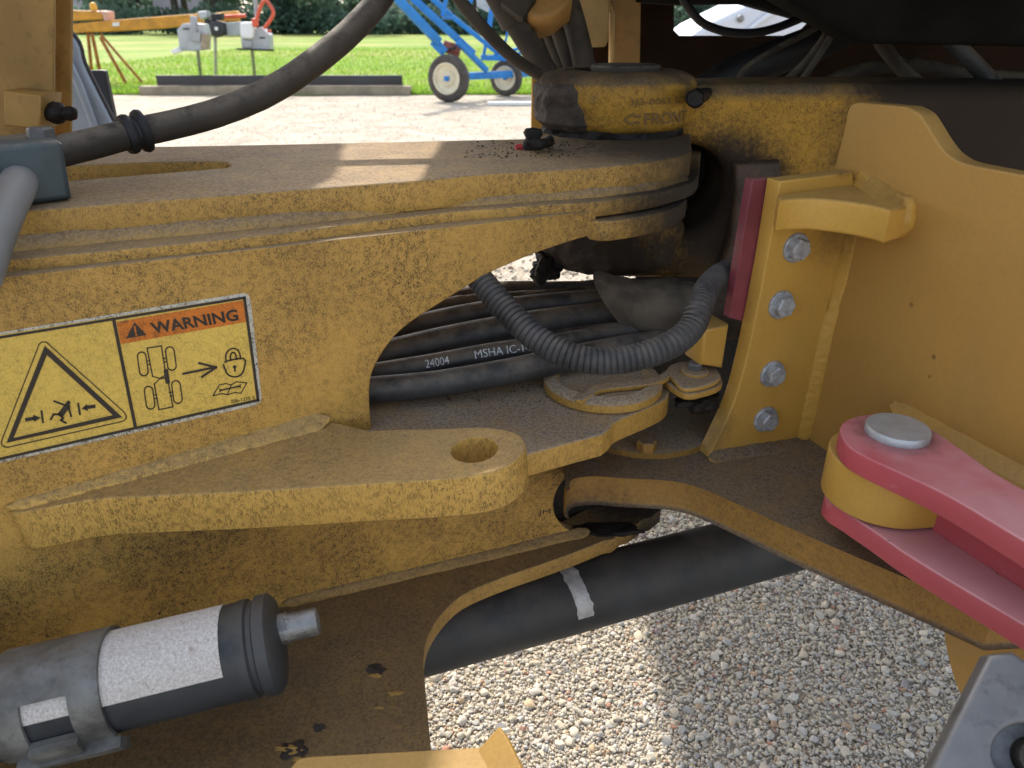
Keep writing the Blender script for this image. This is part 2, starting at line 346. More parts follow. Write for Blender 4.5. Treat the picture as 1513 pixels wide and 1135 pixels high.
M_dkgrey = plain('dark_grey_paint', (.024, .027, .031), .5, 0, .3, 14, 200, .15, dust=.4, dustcol=(.12, .105, .085))
M_clamp = plain('zinc_clamp_band', (.15, .15, .142), .5, .45, .5, 26, 250, .3, dust=.4, dustcol=(.19, .165, .13), spot=.3)
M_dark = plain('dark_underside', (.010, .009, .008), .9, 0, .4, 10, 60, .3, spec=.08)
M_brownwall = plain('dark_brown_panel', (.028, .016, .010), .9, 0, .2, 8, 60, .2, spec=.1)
M_amber = plain('amber_panel', (.36, .20, .06), .55, 0, .2, 8, 200, .1, spot=.2)
M_shadyel = plain('shaded_yellow_paint', (.34, .20, .055), .5, 0, .22, 9, 200, .1, spot=.3)  # same machine yellow, darkened: the uprights' shade is in the colour
M_edge = plain('tan_lit_edge', (.62, .42, .18), .5, 0, .1, 20)  # pale tan; on plate edges it paints the light they catch
M_tape = plain('silver_tape', (.37, .35, .33), .45, .35, .2, 60, 260, .6, spot=.3)
M_fabric = plain('textile_sleeve', (.085, .070, .053), .9, 0, .25, 24, 1500, .5, dust=.4)
M_white = plain('white_tank_plastic', (.75, .76, .74), .5, 0, .06)
M_blue = plain('blue_trailer_paint', (.015, .19, .52), .4, 0, .12, 6)
M_cream = plain('cream_rim_paint', (.68, .62, .46), .5, 0, .1, 8)
M_tyre = plain('tyre_rubber', (.075, .066, .058), .85, 0, .25, 10, 60, .4)
M_orange = plain('orange_boom_paint', (.58, .26, .03), .5, 0, .2, 5, spot=.35)
M_rust = plain('rusty_leg_paint', (.36, .13, .035), .7, 0, .35, 9)
M_greyplastic = plain('grey_housing', (.40, .42, .43), .5, 0, .12, 6)
M_redo = plain('orange_red_paint', (.62, .10, .05), .5, 0, .15, 6)
M_pink = plain('faded_pink_cover', (.60, .34, .27), .6, 0, .1, 5)
M_black = plain('black_plastic', (.015, .015, .017), .55, 0, .3, 12)
M_beam = plain('black_painted_beam', (.045, .043, .046), .6, 0, .2, 3)
M_wood = plain('weathered_timber', (.30, .25, .175), .85, 0, .25, 4, 60, .4)
M_fender = plain('sky_sheen_fender', (.22, .27, .34), .45, 0, .12, 6)  # black plastic, its sky reflection put into the base colour
M_bark = plain('bark', (.075, .06, .048), .9, 0, .3, 6)
M_roof = plain('grey_roof_tile', (.30, .27, .29), .8, 0, .1, 1)
M_wallpaint = plain('pale_house_wall', (.55, .53, .50), .8, 0, .08, 1)
M_glass = plain('window_glass', (.05, .06, .07), .1, 0, .1, 1)
M_bonnet = plain('pale_bonnet_paint', (.70, .73, .78), .3, 0, .04, 3)
M_lamp = plain('amber_beacon', (.75, .35, .02), .3, 0, .05, 3)
M_letter = plain('white_hose_print', (.55, .56, .55), .7, 0, .35, 150)

def leafmat(name, base):
    g = G(name); oi = g.n('ShaderNodeAttribute', attribute_name='tone')
    col = g.mix(oi.outputs['Fac'], tuple(c*.55 for c in base), tuple(c*1.5 for c in base))
    g.done(col, .6, spec=.3); t = g.t
    tr = g.n('ShaderNodeBsdfTranslucent'); t.links.new(col, tr.inputs[0]); mx = g.n('ShaderNodeMixShader'); mx.inputs[0].default_value = .5
    t.links.new(g.b.outputs[0], mx.inputs[1]); t.links.new(tr.outputs[0], mx.inputs[2]); t.links.new(mx.outputs[0], t.nodes['Material Output'].inputs[0]); return g.m
M_leafA = leafmat('leaf_dark', (.11, .17, .12)); M_leafB = leafmat('leaf_mid', (.15, .22, .13)); M_hedge = leafmat('hedge_leaf', (.10, .165, .12))
M_blade = leafmat('grass_blade', (.22, .36, .04))

def stone_mat():
    g = G('gravel_stone'); at_ = g.n('ShaderNodeAttribute', attribute_name='tone'); r = g.n('ShaderNodeValToRGB'); g.t.links.new(at_.outputs['Fac'], r.inputs[0])
    r.color_ramp.interpolation = 'LINEAR'; el = r.color_ramp.elements
    stops = [(0, (.62, .54, .41)), (.22, (.53, .465, .36)), (.42, (.68, .615, .50)), (.60, (.50, .46, .41)), (.72, (.56, .545, .51)), (.82, (.40, .395, .39)), (.89, (.74, .70, .63)), (.955, (.52, .37, .22)), (.985, (.46, .17, .11)), (1, (.29, .305, .33))]
    el[0].position = 0; el[0].color = (*stops[0][1], 1); el[1].position = 1; el[1].color = (*stops[-1][1], 1)
    for p, c in stops[1:-1]: e = el.new(p); e.color = (*c, 1)
    n = g.noise(350, 4, .6); col = g.mix(g.ss(n, .3, .7, 0, .5), r.outputs[0], (.42, .36, .27), 'MIX')
    return g.done(col, .85, 0, g.noise(700, 2), .3, .0008, .25)
M_stone = stone_mat()
def ground_mat():
    g = G('gravel_ground'); v = g.n('ShaderNodeTexVoronoi'); g.t.links.new(g.co, v.inputs['Vector']); v.inputs['Scale'].default_value = 85
    v2 = g.n('ShaderNodeTexVoronoi'); g.t.links.new(g.co, v2.inputs['Vector']); v2.inputs['Scale'].default_value = 26
    sx = g.n('ShaderNodeSeparateColor'); g.t.links.new(v.outputs['Color'], sx.inputs[0]); sx2 = g.n('ShaderNodeSeparateColor'); g.t.links.new(v2.outputs['Color'], sx2.inputs[0])
    c = g.mix(sx.outputs[0], (.36, .30, .215), (.54, .475, .375)); c = g.mix(g.ss(sx2.outputs[1], .75, .95, 0, .6), c, (.58, .54, .47))
    c = g.mix(g.ss(v.outputs['Distance'], .35, .75, 0, .6), c, (.14, .115, .09)); c = g.mix(g.ss(g.noise(11, 6, .75), .42, .6, 0, .5), c, (.25, .215, .17)); c = g.mix(g.ss(g.noise(4.5, 5, .7), .45, .62, 0, .4), c, (.62, .57, .48))
    c = g.mix(g.ss(g.noise(1.6, 5, .65), .35, .68, 0, .5), c, (.52, .465, .385)); c = g.mix(g.ss(g.noise(.35, 4, .6), .45, .7, 0, .4), c, (.42, .355, .27))
    h = g.math('SUBTRACT', g.noise(30, 4), g.math('MULTIPLY', v.outputs['Distance'], .9)); return g.done(c, .9, 0, h, .8, .012, .2)
M_ground = ground_mat()
def lawn_mat():
    g = G('lawn'); c = g.mix(g.ss(g.noise(.22, 5, .6), .35, .65), (.15, .26, .035), (.28, .33, .085)); c = g.mix(g.ss(g.noise(9, 4, .7), .4, .62, 0, .5), c, (.12, .22, .03))
    c = g.mix(g.ss(g.noise(.08, 3, .5, g.scale(g.co, (1, 3, 1))), .45, .65, 0, .85), c, (.33, .31, .11)); return g.done(c, .85, 0, g.noise(40, 3), .8, .03, .15)
M_lawn = lawn_mat()

# ------------------------------------------------------------------ ground, lawn, gravel
def sheet(pts, z): return mesh([(x, y, z) for x, y in pts], [tuple(range(len(pts)))], sm=False)
tag(obj('gravel_ground', sheet([(-300, -60), (300, -60), (300, 400), (-300, 400)], 0), M_ground), kind='structure')
edge = [(-60, 13.3)]+[(x, 13.2+.35*mnoise.noise(Vector((x*.7, 2, 0)))+(.9 if x > 0 else 0)*min(1, abs(x))) for x in np.linspace(-12, 12, 90)]+[(60, 14.0)]
tag(obj('lawn', sheet(edge+[(140, 150), (-140, 150)], .012), M_lawn), kind='structure')

def rocks(name, n, area, rlo, rhi, sub, seed, sink=.35):
    r = np.random.default_rng(seed); bm = bmesh.new(); bmesh.ops.create_icosphere(bm, subdivisions=sub, radius=1)
    bv = np.array([v.co[:] for v in bm.verts]); bf = np.array([[v.index for v in f.verts] for f in bm.faces]); bm.free()
    nv = len(bv); nf = len(bf); x0, y0, x1, y1 = area
    rad = rlo*(rhi/rlo)**(r.random(n)**1.9)
    loc = np.stack([x0+(x1-x0)*r.random(n), y0+(y1-y0)*r.random(n), rad*(.55-sink)+.002*r.random(n)], 1)
    ext = np.stack([rad*(.75+.6*r.random(n)), rad*(.7+.5*r.random(n)), rad*(.5+.35*r.random(n))], 1)
    ph = r.random((n, 3, 3))*6.28; 
    lump = 1+.15*(np.sin(bv[None]@(r.normal(0, 1.6, (n, 3, 3)))+ph[:, 0][:, None]).sum(2))*.6
    q = bv[None]*lump[..., None]
    # angular chips: clip by a few random planes
    for k in range(5):
        d = r.normal(0, 1, (n, 3)); d /= np.linalg.norm(d, axis=1)[:, None]; h = .42+.36*r.random(n)
        s = np.maximum((q*d[:, None]).sum(2)-h[:, None], 0); q = q-s[..., None]*d[:, None]
    q = q*ext[:, None]
    yaw = r.random(n)*6.28; tl = r.normal(0, .35, n); c, s_ = np.cos(yaw), np.sin(yaw); ct, st = np.cos(tl), np.sin(tl)
    X, Y, Z = q[..., 0], q[..., 1], q[..., 2]; Y, Z = Y*ct[:, None]-Z*st[:, None], Y*st[:, None]+Z*ct[:, None]
    X, Y = X*c[:, None]-Y*s_[:, None], X*s_[:, None]+Y*c[:, None]
    q = np.stack([X, Y, Z], 2)+loc[:, None]
    me = bpy.data.meshes.new(name); me.vertices.add(n*nv); me.vertices.foreach_set('co', q.astype(np.float32).ravel())
    F = (bf[None]+(np.arange(n)*nv)[:, None, None]).reshape(-1, 3); me.loops.add(F.size); me.loops.foreach_set('vertex_index', F.ravel().astype(np.int32))
    me.polygons.add(len(F)); me.polygons.foreach_set('loop_start', np.arange(0, F.size, 3, dtype=np.int32)); me.polygons.foreach_set('loop_total', np.full(len(F), 3, np.int32))
    a = me.attributes.new('tone', 'FLOAT', 'POINT'); a.data.foreach_set('value', np.repeat(r.random(n), nv).astype(np.float32))
    me.update(calc_edges=True); me.validate()
    if sub > 1: smooth(me, 42)
    return me
fine_g = rocks('g', 85000, (-.3, .75, 1.15, 1.9), .0020, .0056, 1, 3, .2)
mid_g = rocks('g', 3600, (-.3, .75, 1.15, 1.9), .0042, .0105, 2, 5, .15)
far_g = rocks('g', 7000, (-1.2, 1.9, 1.6, 4.6), .005, .016, 1, 8, .15)
yard_g = rocks('g', 16000, (-4.5, 3.8, 2.6, 12.8), .004, .012, 1, 12, .45)
tag(obj('yard_gravel', yard_g, M_stone), 'coarser pale stones on the yard in front of the lawn', None, None, 'stuff')
tag(obj('fine_gravel', fine_g, M_stone), 'fine tan and grey gravel under the machine', None, None, 'stuff')
tag(obj('pebble_gravel', mid_g, M_stone), 'larger tan, grey and reddish pebbles among the gravel under the machine', None, None, 'stuff')
tag(obj('distant_gravel', far_g, M_stone), 'pale gravel of the yard beyond the machine', None, None, 'stuff')

def blades(n, x0, x1, y0, y1, h, seed):
    r = np.random.default_rng(seed); yy = y0+(y1-y0)*r.random(n)**2.2; xx = x0+(x1-x0)*r.random(n)
    hh = h*(.4+.8*r.random(n)); a = r.random(n)*6.28; wv = .007+.008*r.random(n); lean = r.normal(0, .5, (n, 2))*hh[:, None]
    p = np.stack([np.stack([xx-wv*np.cos(a), yy-wv*np.sin(a), 0*xx], 1), np.stack([xx+wv*np.cos(a), yy+wv*np.sin(a), 0*xx], 1), np.stack([xx+lean[:, 0], yy+lean[:, 1], hh], 1)], 1)
    me = bpy.data.meshes.new('b'); me.from_pydata(p.reshape(-1, 3).tolist(), [], np.arange(3*n).reshape(-1, 3).tolist())
    at_ = me.attributes.new('tone', 'FLOAT', 'POINT'); at_.data.foreach_set('value', np.repeat(r.random(n), 3).astype(np.float32)); return me
tag(obj('lawn_grass', blades(60000, -11, 3, 13.3, 34, .085, 4), M_blade), 'sunlit green grass behind the gravel yard', None, None, 'stuff')

# ------------------------------------------------------------------ trees, hedge, buildings far behind
def leaves(lobes, n, size, seed):
    r = np.random.default_rng(seed); L = np.array(lobes, float); wts = L[:, 3]**2; k = r.choice(len(L), n, p=wts/wts.sum())
    d = r.normal(0, 1, (n, 3)); d /= np.linalg.norm(d, axis=1)[:, None]; rr = L[k, 3]*(r.random(n)**.38)*(.8+.35*r.random(n))
    c = L[k, :3]+d*rr[:, None]*V(1, 1, .82); a = r.normal(0, 1, (n, 3)); a /= np.linalg.norm(a, axis=1)[:, None]
    b = np.cross(a, r.normal(0, 1, (n, 3))); b /= np.linalg.norm(b, axis=1)[:, None]; s = size*(.5+r.random(n))[:, None]
    p = np.stack([c-a*s, c+b*s*.6, c+a*s, c-b*s*.6], 1)
    me = bpy.data.meshes.new('l'); me.from_pydata(p.reshape(-1, 3).tolist(), [], np.arange(4*n).reshape(-1, 4).tolist())
    clump = np.repeat(r.random(len(L))[k]*.6+r.random(n)*.4, 4); t = me.attributes.new('tone', 'FLOAT', 'POINT'); t.data.foreach_set('value', clump.astype(np.float32)); return me
def tree_meshes(seed, h, trunk_h, spread, n=2600, size=.26):
    r = random.Random(seed); lob = []
    for i in range(16):
        zz = trunk_h+(h-trunk_h)*r.random(); q = spread*(1-.55*abs((zz-trunk_h)/(h-trunk_h)-.4)); an = r.random()*6.28
        lob.append((q*.75*math.cos(an)*r.random(), q*.75*math.sin(an)*r.random(), zz, spread*(.28+.28*r.random())))
    tr = [sweep([(0, 0, 0), (.05*h*.1, 0, trunk_h*.6), (r.uniform(-.3, .3), r.uniform(-.3, .3), h*.75)], lambda s: max(.04, .022*h*(1-s/(h*.85))), .5, 9)]
    for i in range(7):
        a = r.random()*6.28; z0 = trunk_h*(.7+.5*r.random()); tr.append(sweep([(0, 0, z0), (spread*.4*math.cos(a), spread*.4*math.sin(a), z0+h*.15), (spread*.8*math.cos(a), spread*.8*math.sin(a), z0+h*.24)], lambda s: max(.02, .009*h*(1-s/(spread*1.4))), .5, 6))
    return join(*tr), leaves(lob, n, size, seed)
protos = []
for i, (lab, h, th_, sp, lm) in enumerate([('broad tree with loose mid green crown', 13, 2.6, 3.6, M_leafB), ('dark dense low crowned tree', 11, .9, 3.8, M_leafA), ('thin trunked tree with sparse crown', 14, 3.4, 2.8, M_leafB)]):
    tm, lm_ = tree_meshes(20+i, h, th_, sp); tm.materials.append(M_bark); lm_.materials.append(lm); protos.append((tm, lm_, lab))
tree_spots = [(185, 66, 1), (262, 64, 2), (278, 70, 2), (322, 62, 0), (338, 66, 2), (395, 70, 0), (430, 64, 1), (455, 62, 0), (498, 66, 2), (540, 72, 1), (640, 70, 1), (700, 66, 0), (750, 68, 1), (1015, 64, 1), (1060, 70, 1), (1110, 66, 0), (160, 74, 1)]
where = ['left of the yellow boom beyond the lawn', 'above the yellow boom beam', 'just right of the dark tree above the boom', 'above the black engine', 'right of the black engine', 'behind the orange red handle', 'right of the orange red handle', 'where the lawn ends left of the black hose', 'behind the rubber hose bend', 'right of the rubber hose bend', 'behind the blue elevator frame', 'behind the upper end of the blue frame', 'behind the small hose at top', 'seen left in the frame opening', 'in the opening beside the pale bonnet', 'behind the pale bonnet', 'at the far left edge beyond the amber beacon']
for (u, y, k), wh in zip(tree_spots, where):
    tm, lm_, lab = protos[k]; x = py(u, 40, y)[0]
    t = thing('background_tree', (x, y, 0), f'{lab}, {wh}', 'tree', 'trees along the far side of the lawn')
    s_ = .85+.3*random.random(); rz = random.random()*6.28
    for nm, m_ in (('trunk', tm), ('crown', lm_)):
        o = bpy.data.objects.new(nm, m_); COL.objects.link(o); o.parent = t; o.scale = (s_, s_, s_); o.rotation_euler = (0, 0, rz)
hl = [(x, 61+1.0*math.sin(x*.7), .6+.5*random.random(), 1.0+.45*random.random()) for x in np.arange(-34, 34, 1.0)]
hg = thing('hedge', (0, 61, 0), 'long dark green hedge along the far edge of the lawn', 'hedge')
o = obj('foliage', leaves(hl, 26000, .16, 91), M_hedge, hg)
def house(name, x, y, wd, dp, hh, rh, label):
    t = thing(name, (x, y, 0), label, 'building')
    obj('wall', box((x, y, hh/2), wd, dp, hh, bevel=.02), M_wallpaint, t)
    a, b = wd/2+.4, dp/2+.4
    rf = obj('roof', mesh([(x-a, y-b, hh), (x+a, y-b, hh), (x+a, y+b, hh), (x-a, y+b, hh), (x-a, y, hh+rh), (x+a, y, hh+rh)], [(0, 1, 5, 4), (2, 3, 4, 5), (0, 4, 3), (1, 2, 5), (0, 3, 2, 1)], sm=False), M_roof, t)
    for k in range(3):
        wx = x-wd*.33+k*wd*.33; wf = obj('window', box((wx, y-dp/2-.03, hh*.55), 1.3, .12, 1.2, bevel=.02), M_white, t); obj('pane', box((wx, y-dp/2-.10, hh*.55), 1.1, .03, 1.0, bevel=0), M_glass, wf)
house('house', py(230, 30, 82)[0], 82, 14, 8, 1.0, 5.5, 'house with large grey roof behind the trees above the yellow boom')
house('house', py(590, 30, 84)[0], 84, 9, 8, 2.6, 3.4, 'pale house with grey roof beyond the hedge left of the blue elevator')

# ------------------------------------------------------------------ things standing in the yard
def wheel(name, c, R_, wd, yaw, label):
    ax = V(math.sin(yaw), -math.cos(yaw), 0); t = thing(name, (c[0], c[1], 0), label, 'wheel', 'wheels of the blue elevator')
    return t, ax
bt = thing('elevator_trailer', tuple(hz(690, 150, 0)), 'bright blue hay elevator frame on two cream rimmed wheels', 'farm elevator')
def put_wheel(u, vb, vt):
    P = hz(u, vb, 0); P = V(P[0], P[1], 0); y = P[1]; R_ = (py(u, vt, y)[2]-0)/2; c = V(P[0], y, R_); yaw = math.radians(-24)
    ax = V(math.sin(yaw), -math.cos(yaw), 0); wd = R_*.42
    w_ = obj('wheel', lathe(c, ax, [(R_*.66, -wd*.5), (R_*.84, -wd*.55), (R_*.96, -wd*.42), (R_, -wd*.25), (R_, wd*.25), (R_*.96, wd*.42), (R_*.84, wd*.55), (R_*.66, wd*.5)], 40, ring=True), M_tyre, bt)
    obj('rim', lathe(c, ax, [(R_*.665, -wd*.3), (R_*.665, wd*.56), (R_*.60, wd*.56), (R_*.55, wd*.25), (R_*.36, wd*.12), (R_*.30, wd*.3), (R_*.02, wd*.3)], 36), M_cream, w_)
    hub = box(c+ax*wd*.42, R_*.2, R_*.2, R_*.2, Matrix.Rotation(yaw, 3, 'Z'), .006); obj('hub', hub, M_blue, w_)
    return c, ax
c1, a1 = put_wheel(664, 151, 80); c2, a2 = put_wheel(748, 142, 88)
def bl(name, u0, v0, y0, u1, v1, y1, wd, mat=None):
    return obj(name, bar(py(u0, v0, y0), py(u1, v1, y1), wd), mat or M_blue, bt)
y1 = c1[1]; y2 = c2[1]
obj('axle', bar(c1+V(.1, .05, .02), py(785, 108, y2+.3), .13, .10), M_blue, bt)
bl('rail', 570, -20, y1-.4, 648, 62, y1, .11); bl('rail', 604, -8, y1, 700, 80, y1+.2, .10); bl('rail', 676, 62, y1, 719, 104, y1+.4, .07)
bl('rail', 620, -20, y2, 665, 22, y2, .08); bl('rail', 665, 22, y2, 740, 82, y2, .07); bl('rail', 640, 60, y1+.1, 658, 78, y1+.1, .13)
bl('strut', 660, -6, y1+.2, 654, 24, y1+.2, .06); bl('strut', 700, -10, y2, 693, 6, y2, .07); bl('strut', 727, 12, y2+.2, 722, 46, y2+.2, .08)
bl('strut', 751, 42, y2+.3, 746, 66, y2+.3, .035); bl('strut', 719, 58, y2, 714, 86, y2, .05); bl('crossbar', 655, 26, y1+.2, 672, 27, y1+.3, .04)
bl('crossbar', 712, 87, y2, 752, 78, y2, .05); bl('crossbar', 712, 85, y2, 748, 86, y2-.2, .08); bl('crossbar', 752, 75, y2+.3, 785, 68, y2+.4, .05); bl('crossbar', 758, 81, y2+.3, 785, 75, y2+.4, .05)
bl('strut', 626, 30, y1, 640, 55, y1, .03, M_greyplastic)
mo = obj('motor', sweep([py(655, 68, y1+.15), py(680, 76, y1+.15)], .085, .02, 20), plain('brown_red_motor', (.22, .07, .05), .6), bt); obj('pulley', sweep([py(668, 70, y1+.05), py(669, 74, y1+.05)], .05, .01, 16), M_black, mo)
obj('hopper_sheet', plate([py(700, -30, y2+.6), py(705, 10, y2+.6), py(728, 22, y2+.6), py(760, 20, y2+.6), py(770, -30, y2+.6)], V(0, -1, 0), .02, .002), M_greyplastic, bt)

# timber and black beam
def logbar(name, u0, u1, vt, vb, y, th, mat, label, cat):
    a = py(u0, vb, y); b = py(u1, vb-3, y); top = py(u0, vt, y)[2]; z0 = max(a[2], 0)
    return tag(obj(name, box(((a[0]+b[0])/2, y+th/2, (z0+top)/2), b[0]-a[0], th, top-z0, bevel=.008), mat), label, cat)
YT = hz(400, 141, 0)[1]
logbar('timber', 207, 606, 128, 143, YT, .22, M_wood, 'weathered timber lying on the gravel under the black beam', 'timber')
zt = py(400, 127, YT)[2]
bb = thing('steel_beam', (py(415, 120, YT)[0], YT+.1, zt), 'black painted steel channel lying along the timber', 'beam')
xa, xb = py(229, 120, YT)[0], py(594, 120, YT)[0]; zb = py(400, 112, YT+.1)[2]
obj('web', box(((xa+xb)/2, YT+.06, (zt+zb)/2+.004), xb-xa, .012, zb-zt-.012, bevel=.002), M_beam, bb)
for zz in (zt+.008, zb): obj('flange', box(((xa+xb)/2, YT+.10, zz), xb-xa, .10, .014, bevel=.003), M_beam, bb)
tag(obj('white_plank', box(hz(760, 153, .03), hz(800, 153, 0)[0]-hz(722, 153, 0)[0], .09, .05, bevel=.005), M_white), 'white plank lying on the gravel right of the blue elevator wheel', 'plank')

# yellow boom on a trestle
YB = 15.2
bm_ = thing('loader_boom', tuple(hz(165, 128, 0)), 'yellow steel boom carried on rusty trestle legs with amber beacon', 'boom')
def Bp(u, v, dy=0): return py(u, v, YB+dy)
obj('boom_beam', plate([Bp(60, 40), Bp(150, 31), Bp(292, 20), Bp(296, 36), Bp(230, 43), Bp(160, 47), Bp(60, 51)], V(0, -1, 0), .25, .02), M_orange, bm_)
obj('boom_cover', plate([Bp(60, 14), Bp(140, 16), Bp(151, 20), Bp(152, 29), Bp(60, 33)], V(0, -1, 0), .3, .02), M_orange, bm_)
obj('cover_end', plate([Bp(143, 15.5, -.02), Bp(157, 17, -.02), Bp(158, 31, -.02), Bp(153, 31, -.02), Bp(151, 22, -.02)], V(0, -1, 0), .32, .02), M_pink, bm_)
obj('name_plate', plate([Bp(166, 33.5, -.03), Bp(176, 33, -.03), Bp(176, 38.5, -.03), Bp(166, 39, -.03)], V(0, -1, 0), .02, .002), M_white, bm_)
for a, b, w_ in (((130, 50), (135, 103), .05), ((136, 50), (147, 103), .06), ((148, 55), (189, 128), .05), ((148, 50), (212, 124), .045)): obj('leg', bar(Bp(*a), Bp(b[0], b[1], .2), w_), M_rust, bm_)
obj('foot_rail', bar(Bp(155, 130, -.1), Bp(228, 128, -.1), .035), M_rust, bm_); obj('foot_rail', bar(Bp(155, 124, .3), Bp(228, 122, .3), .03), M_rust, bm_)
obj('beacon', lathe(Bp(139, 15), V(0, 0, 1), [(.055, 0), (.06, .03), (.055, .09), (.03, .12), (.005, .125)], 20), M_lamp, bm_)
obj('boom_tip', plate([Bp(318, 19, .3), Bp(348, 16, .3), Bp(352, 19, .3), Bp(352, 32, .3), Bp(318, 32, .3)], V(0, -1, 0), .15, .02), M_orange, bm_)
obj('hydraulic_cylinder', sweep([Bp(328, 25, -.05), Bp(363, 23.5, -.05)], .034, .05, 16), M_redo, bm_)

en = thing('small_engine', tuple(hz(320, 128, 0)), 'small black petrol engine with round recoil starter beside grey rail', 'engine')
YE = 14.6
def Ep(u, v, dy=0): return py(u, v, YE+dy)
obj('engine_block', plate([Ep(305, 28), Ep(316, 30), Ep(331, 34), Ep(333, 52), Ep(306, 53)], V(0, -1, 0), .2, .02), M_black, en)
obj('air_filter', plate([Ep(311, 20), Ep(328, 20), Ep(328, 30), Ep(312, 30)], V(0, -1, 0), .14, .015), M_black, en)
obj('fuel_tank', plate([Ep(292, 17), Ep(305, 16), Ep(306, 26), Ep(297, 29), Ep(292, 24)], V(0, -1, 0), .2, .03), M_greyplastic, en)
rc = obj('recoil_cover', lathe(Ep(320, 43, -.02), V(0, -1, 0), [(.135, -.05), (.135, 0), (.11, .03), (.05, .035), (.001, .04)], 28), M_beam, en); obj('starter_hub', lathe(Ep(320, 42.5, -.06), V(0, -1, 0), [(.03, 0), (.03, .02), (.001, .025)], 16), M_white, rc)
obj('rail', plate([Ep(330, 34, .1), Ep(358, 32, .1), Ep(358, 52, .1), Ep(333, 53, .1)], V(0, -1, 0), .12, .01), M_greyplastic, en)
obj('stand', bar(Ep(318, 53, .08), hz(319, 125, 0), .05), M_greyplastic, en)

YM = 13.9
def Mp(u, v, dy=0): return py(u, v, YM+dy)
def post_machine(label, body, extra):
    t = thing('post_machine', tuple(Mp(body[0][0]+20, 125)), label, 'machine', 'grey machines on posts behind the black beam')
    t.location.z = 0; hb = obj('housing', plate([Mp(*p) for p in body], V(0, -1, 0), .28, .02), M_greyplastic, t); return t, hb
t, hb = post_machine('light grey machine on a thin post with white chute at its left side', [(261, 44), (270, 35), (283, 34), (300, 36), (304, 52), (303, 74), (287, 76), (265, 75), (263, 57)], None)
obj('vent_slot', plate([Mp(270, 42, -.02), Mp(279, 41.5, -.02), Mp(279, 43.5, -.02), Mp(270, 44, -.02)], V(0, -1, 0), .03, .002), M_black, hb)
obj('bracket', plate([Mp(279, 51, -.05), Mp(296, 47, -.05), Mp(296, 62, -.05), Mp(288, 62, -.05), Mp(279, 57, -.05)], V(0, -1, 0), .05, .006), M_galv, t)
obj('column', bar(Mp(286, 24), Mp(288, 58), .09), M_galv, t); obj('chute', plate([Mp(251, 75, -.1), Mp(263, 69, -.1), Mp(267, 77, -.1), Mp(256, 80, -.1)], V(0, -1, 0), .12, .01), M_white, t)
obj('post', bar(Mp(292, 72), hz(298, 128, 0), .055), M_galv, t); obj('side_case', plate([Mp(297, 50, -.03), Mp(305, 50, -.03), Mp(304, 74, -.03), Mp(297, 73, -.03)], V(0, -1, 0), .2, .012), plain('tan_case', (.36, .28, .2), .6), t)
t, hb = post_machine('grey machine on a thin post with white tank and orange red loop handle', [(355, 52), (372, 45), (385, 40), (397, 52), (398, 72), (393, 75), (372, 75), (357, 72)], None)
obj('tank', plate(cr([Mp(354, 37, -.08), Mp(357, 33, -.08), Mp(371, 33, -.08), Mp(374, 38, -.08), Mp(374, 53, -.08), Mp(371, 57, -.08), Mp(358, 57, -.08), Mp(355, 52, -.08)], 3, True), V(0, -1, 0), .2, .03), M_white, t)
obj('handle', sweep([Mp(377, 40, -.05), Mp(383, 15, -.05), Mp(391, 1, -.05), Mp(399, 8, -.05), Mp(404, 20, -.05), Mp(398, 32, -.05), Mp(390, 42, -.05)], .028, .03, 10), M_redo, t)
obj('upright_pipe', sweep([Mp(375, -20), Mp(380, 30)], .035, .05, 12), M_galv, t); obj('valve', box(Mp(377, 33, -.05), .09, .1, .12, bevel=.02), M_redo, t)
obj('knob', box(Mp(398, 46, -.1), .06, .08, .05, bevel=.015), M_redo, t); obj('base_plate', bar(Mp(350, 72.5, -.1), Mp(405, 74.5, -.1), .03), M_black, t)
obj('slot', plate([Mp(383, 55, -.02), Mp(391, 55, -.02), Mp(391, 57, -.02), Mp(383, 57, -.02)], V(0, -1, 0), .03, .002), M_black, hb); obj('gear_case', plate([Mp(359, 58, -.04), Mp(372, 60, -.04), Mp(372, 72, -.04), Mp(359, 71, -.04)], V(0, -1, 0), .2, .02), M_galv, t)
obj('post', bar(Mp(371, 60), hz(378, 128, 0), .055), M_galv, t)

# wheel fender beyond the frame, grey sky sheen put into its colour
YFn = 2.5
fd = thing('wheel_fender', tuple(py(150, 205, YFn)), 'plastic wheel fender in painted blue grey sky sheen with black mud flap beyond the yellow upright', 'fender')
fp = cr([py(70, 20, YFn), py(108, 62, YFn), py(118, 95, YFn), py(140, 140, YFn), py(158, 175, YFn), py(178, 215, YFn)], 4)
obj('panel', plate([py(70, 330, YFn)]+fp+[py(200, 330, YFn)], V(0, -1, 0), .05, .012), M_fender, fd)
obj('rib', sweep([py(100, 90, YFn-.02), py(118, 130, YFn-.02), py(140, 190, YFn-.02), py(150, 230, YFn-.02)], .012, .02, 10), M_fender, fd)
obj('lip', sweep([p+V(.0, .03, .004) for p in fp], .007, .02, 10), M_beam, fd)
obj('mud_flap', plate(cr([py(132, 105, YFn+.12), py(134, 104, YFn+.12), py(152, 104, YFn+.12), py(155, 108, YFn+.12)], 3)+[py(168, 170, YFn+.12), py(172, 240, YFn+.12), py(140, 240, YFn+.12)], V(0, -1, 0), .025, .004), M_black, fd)

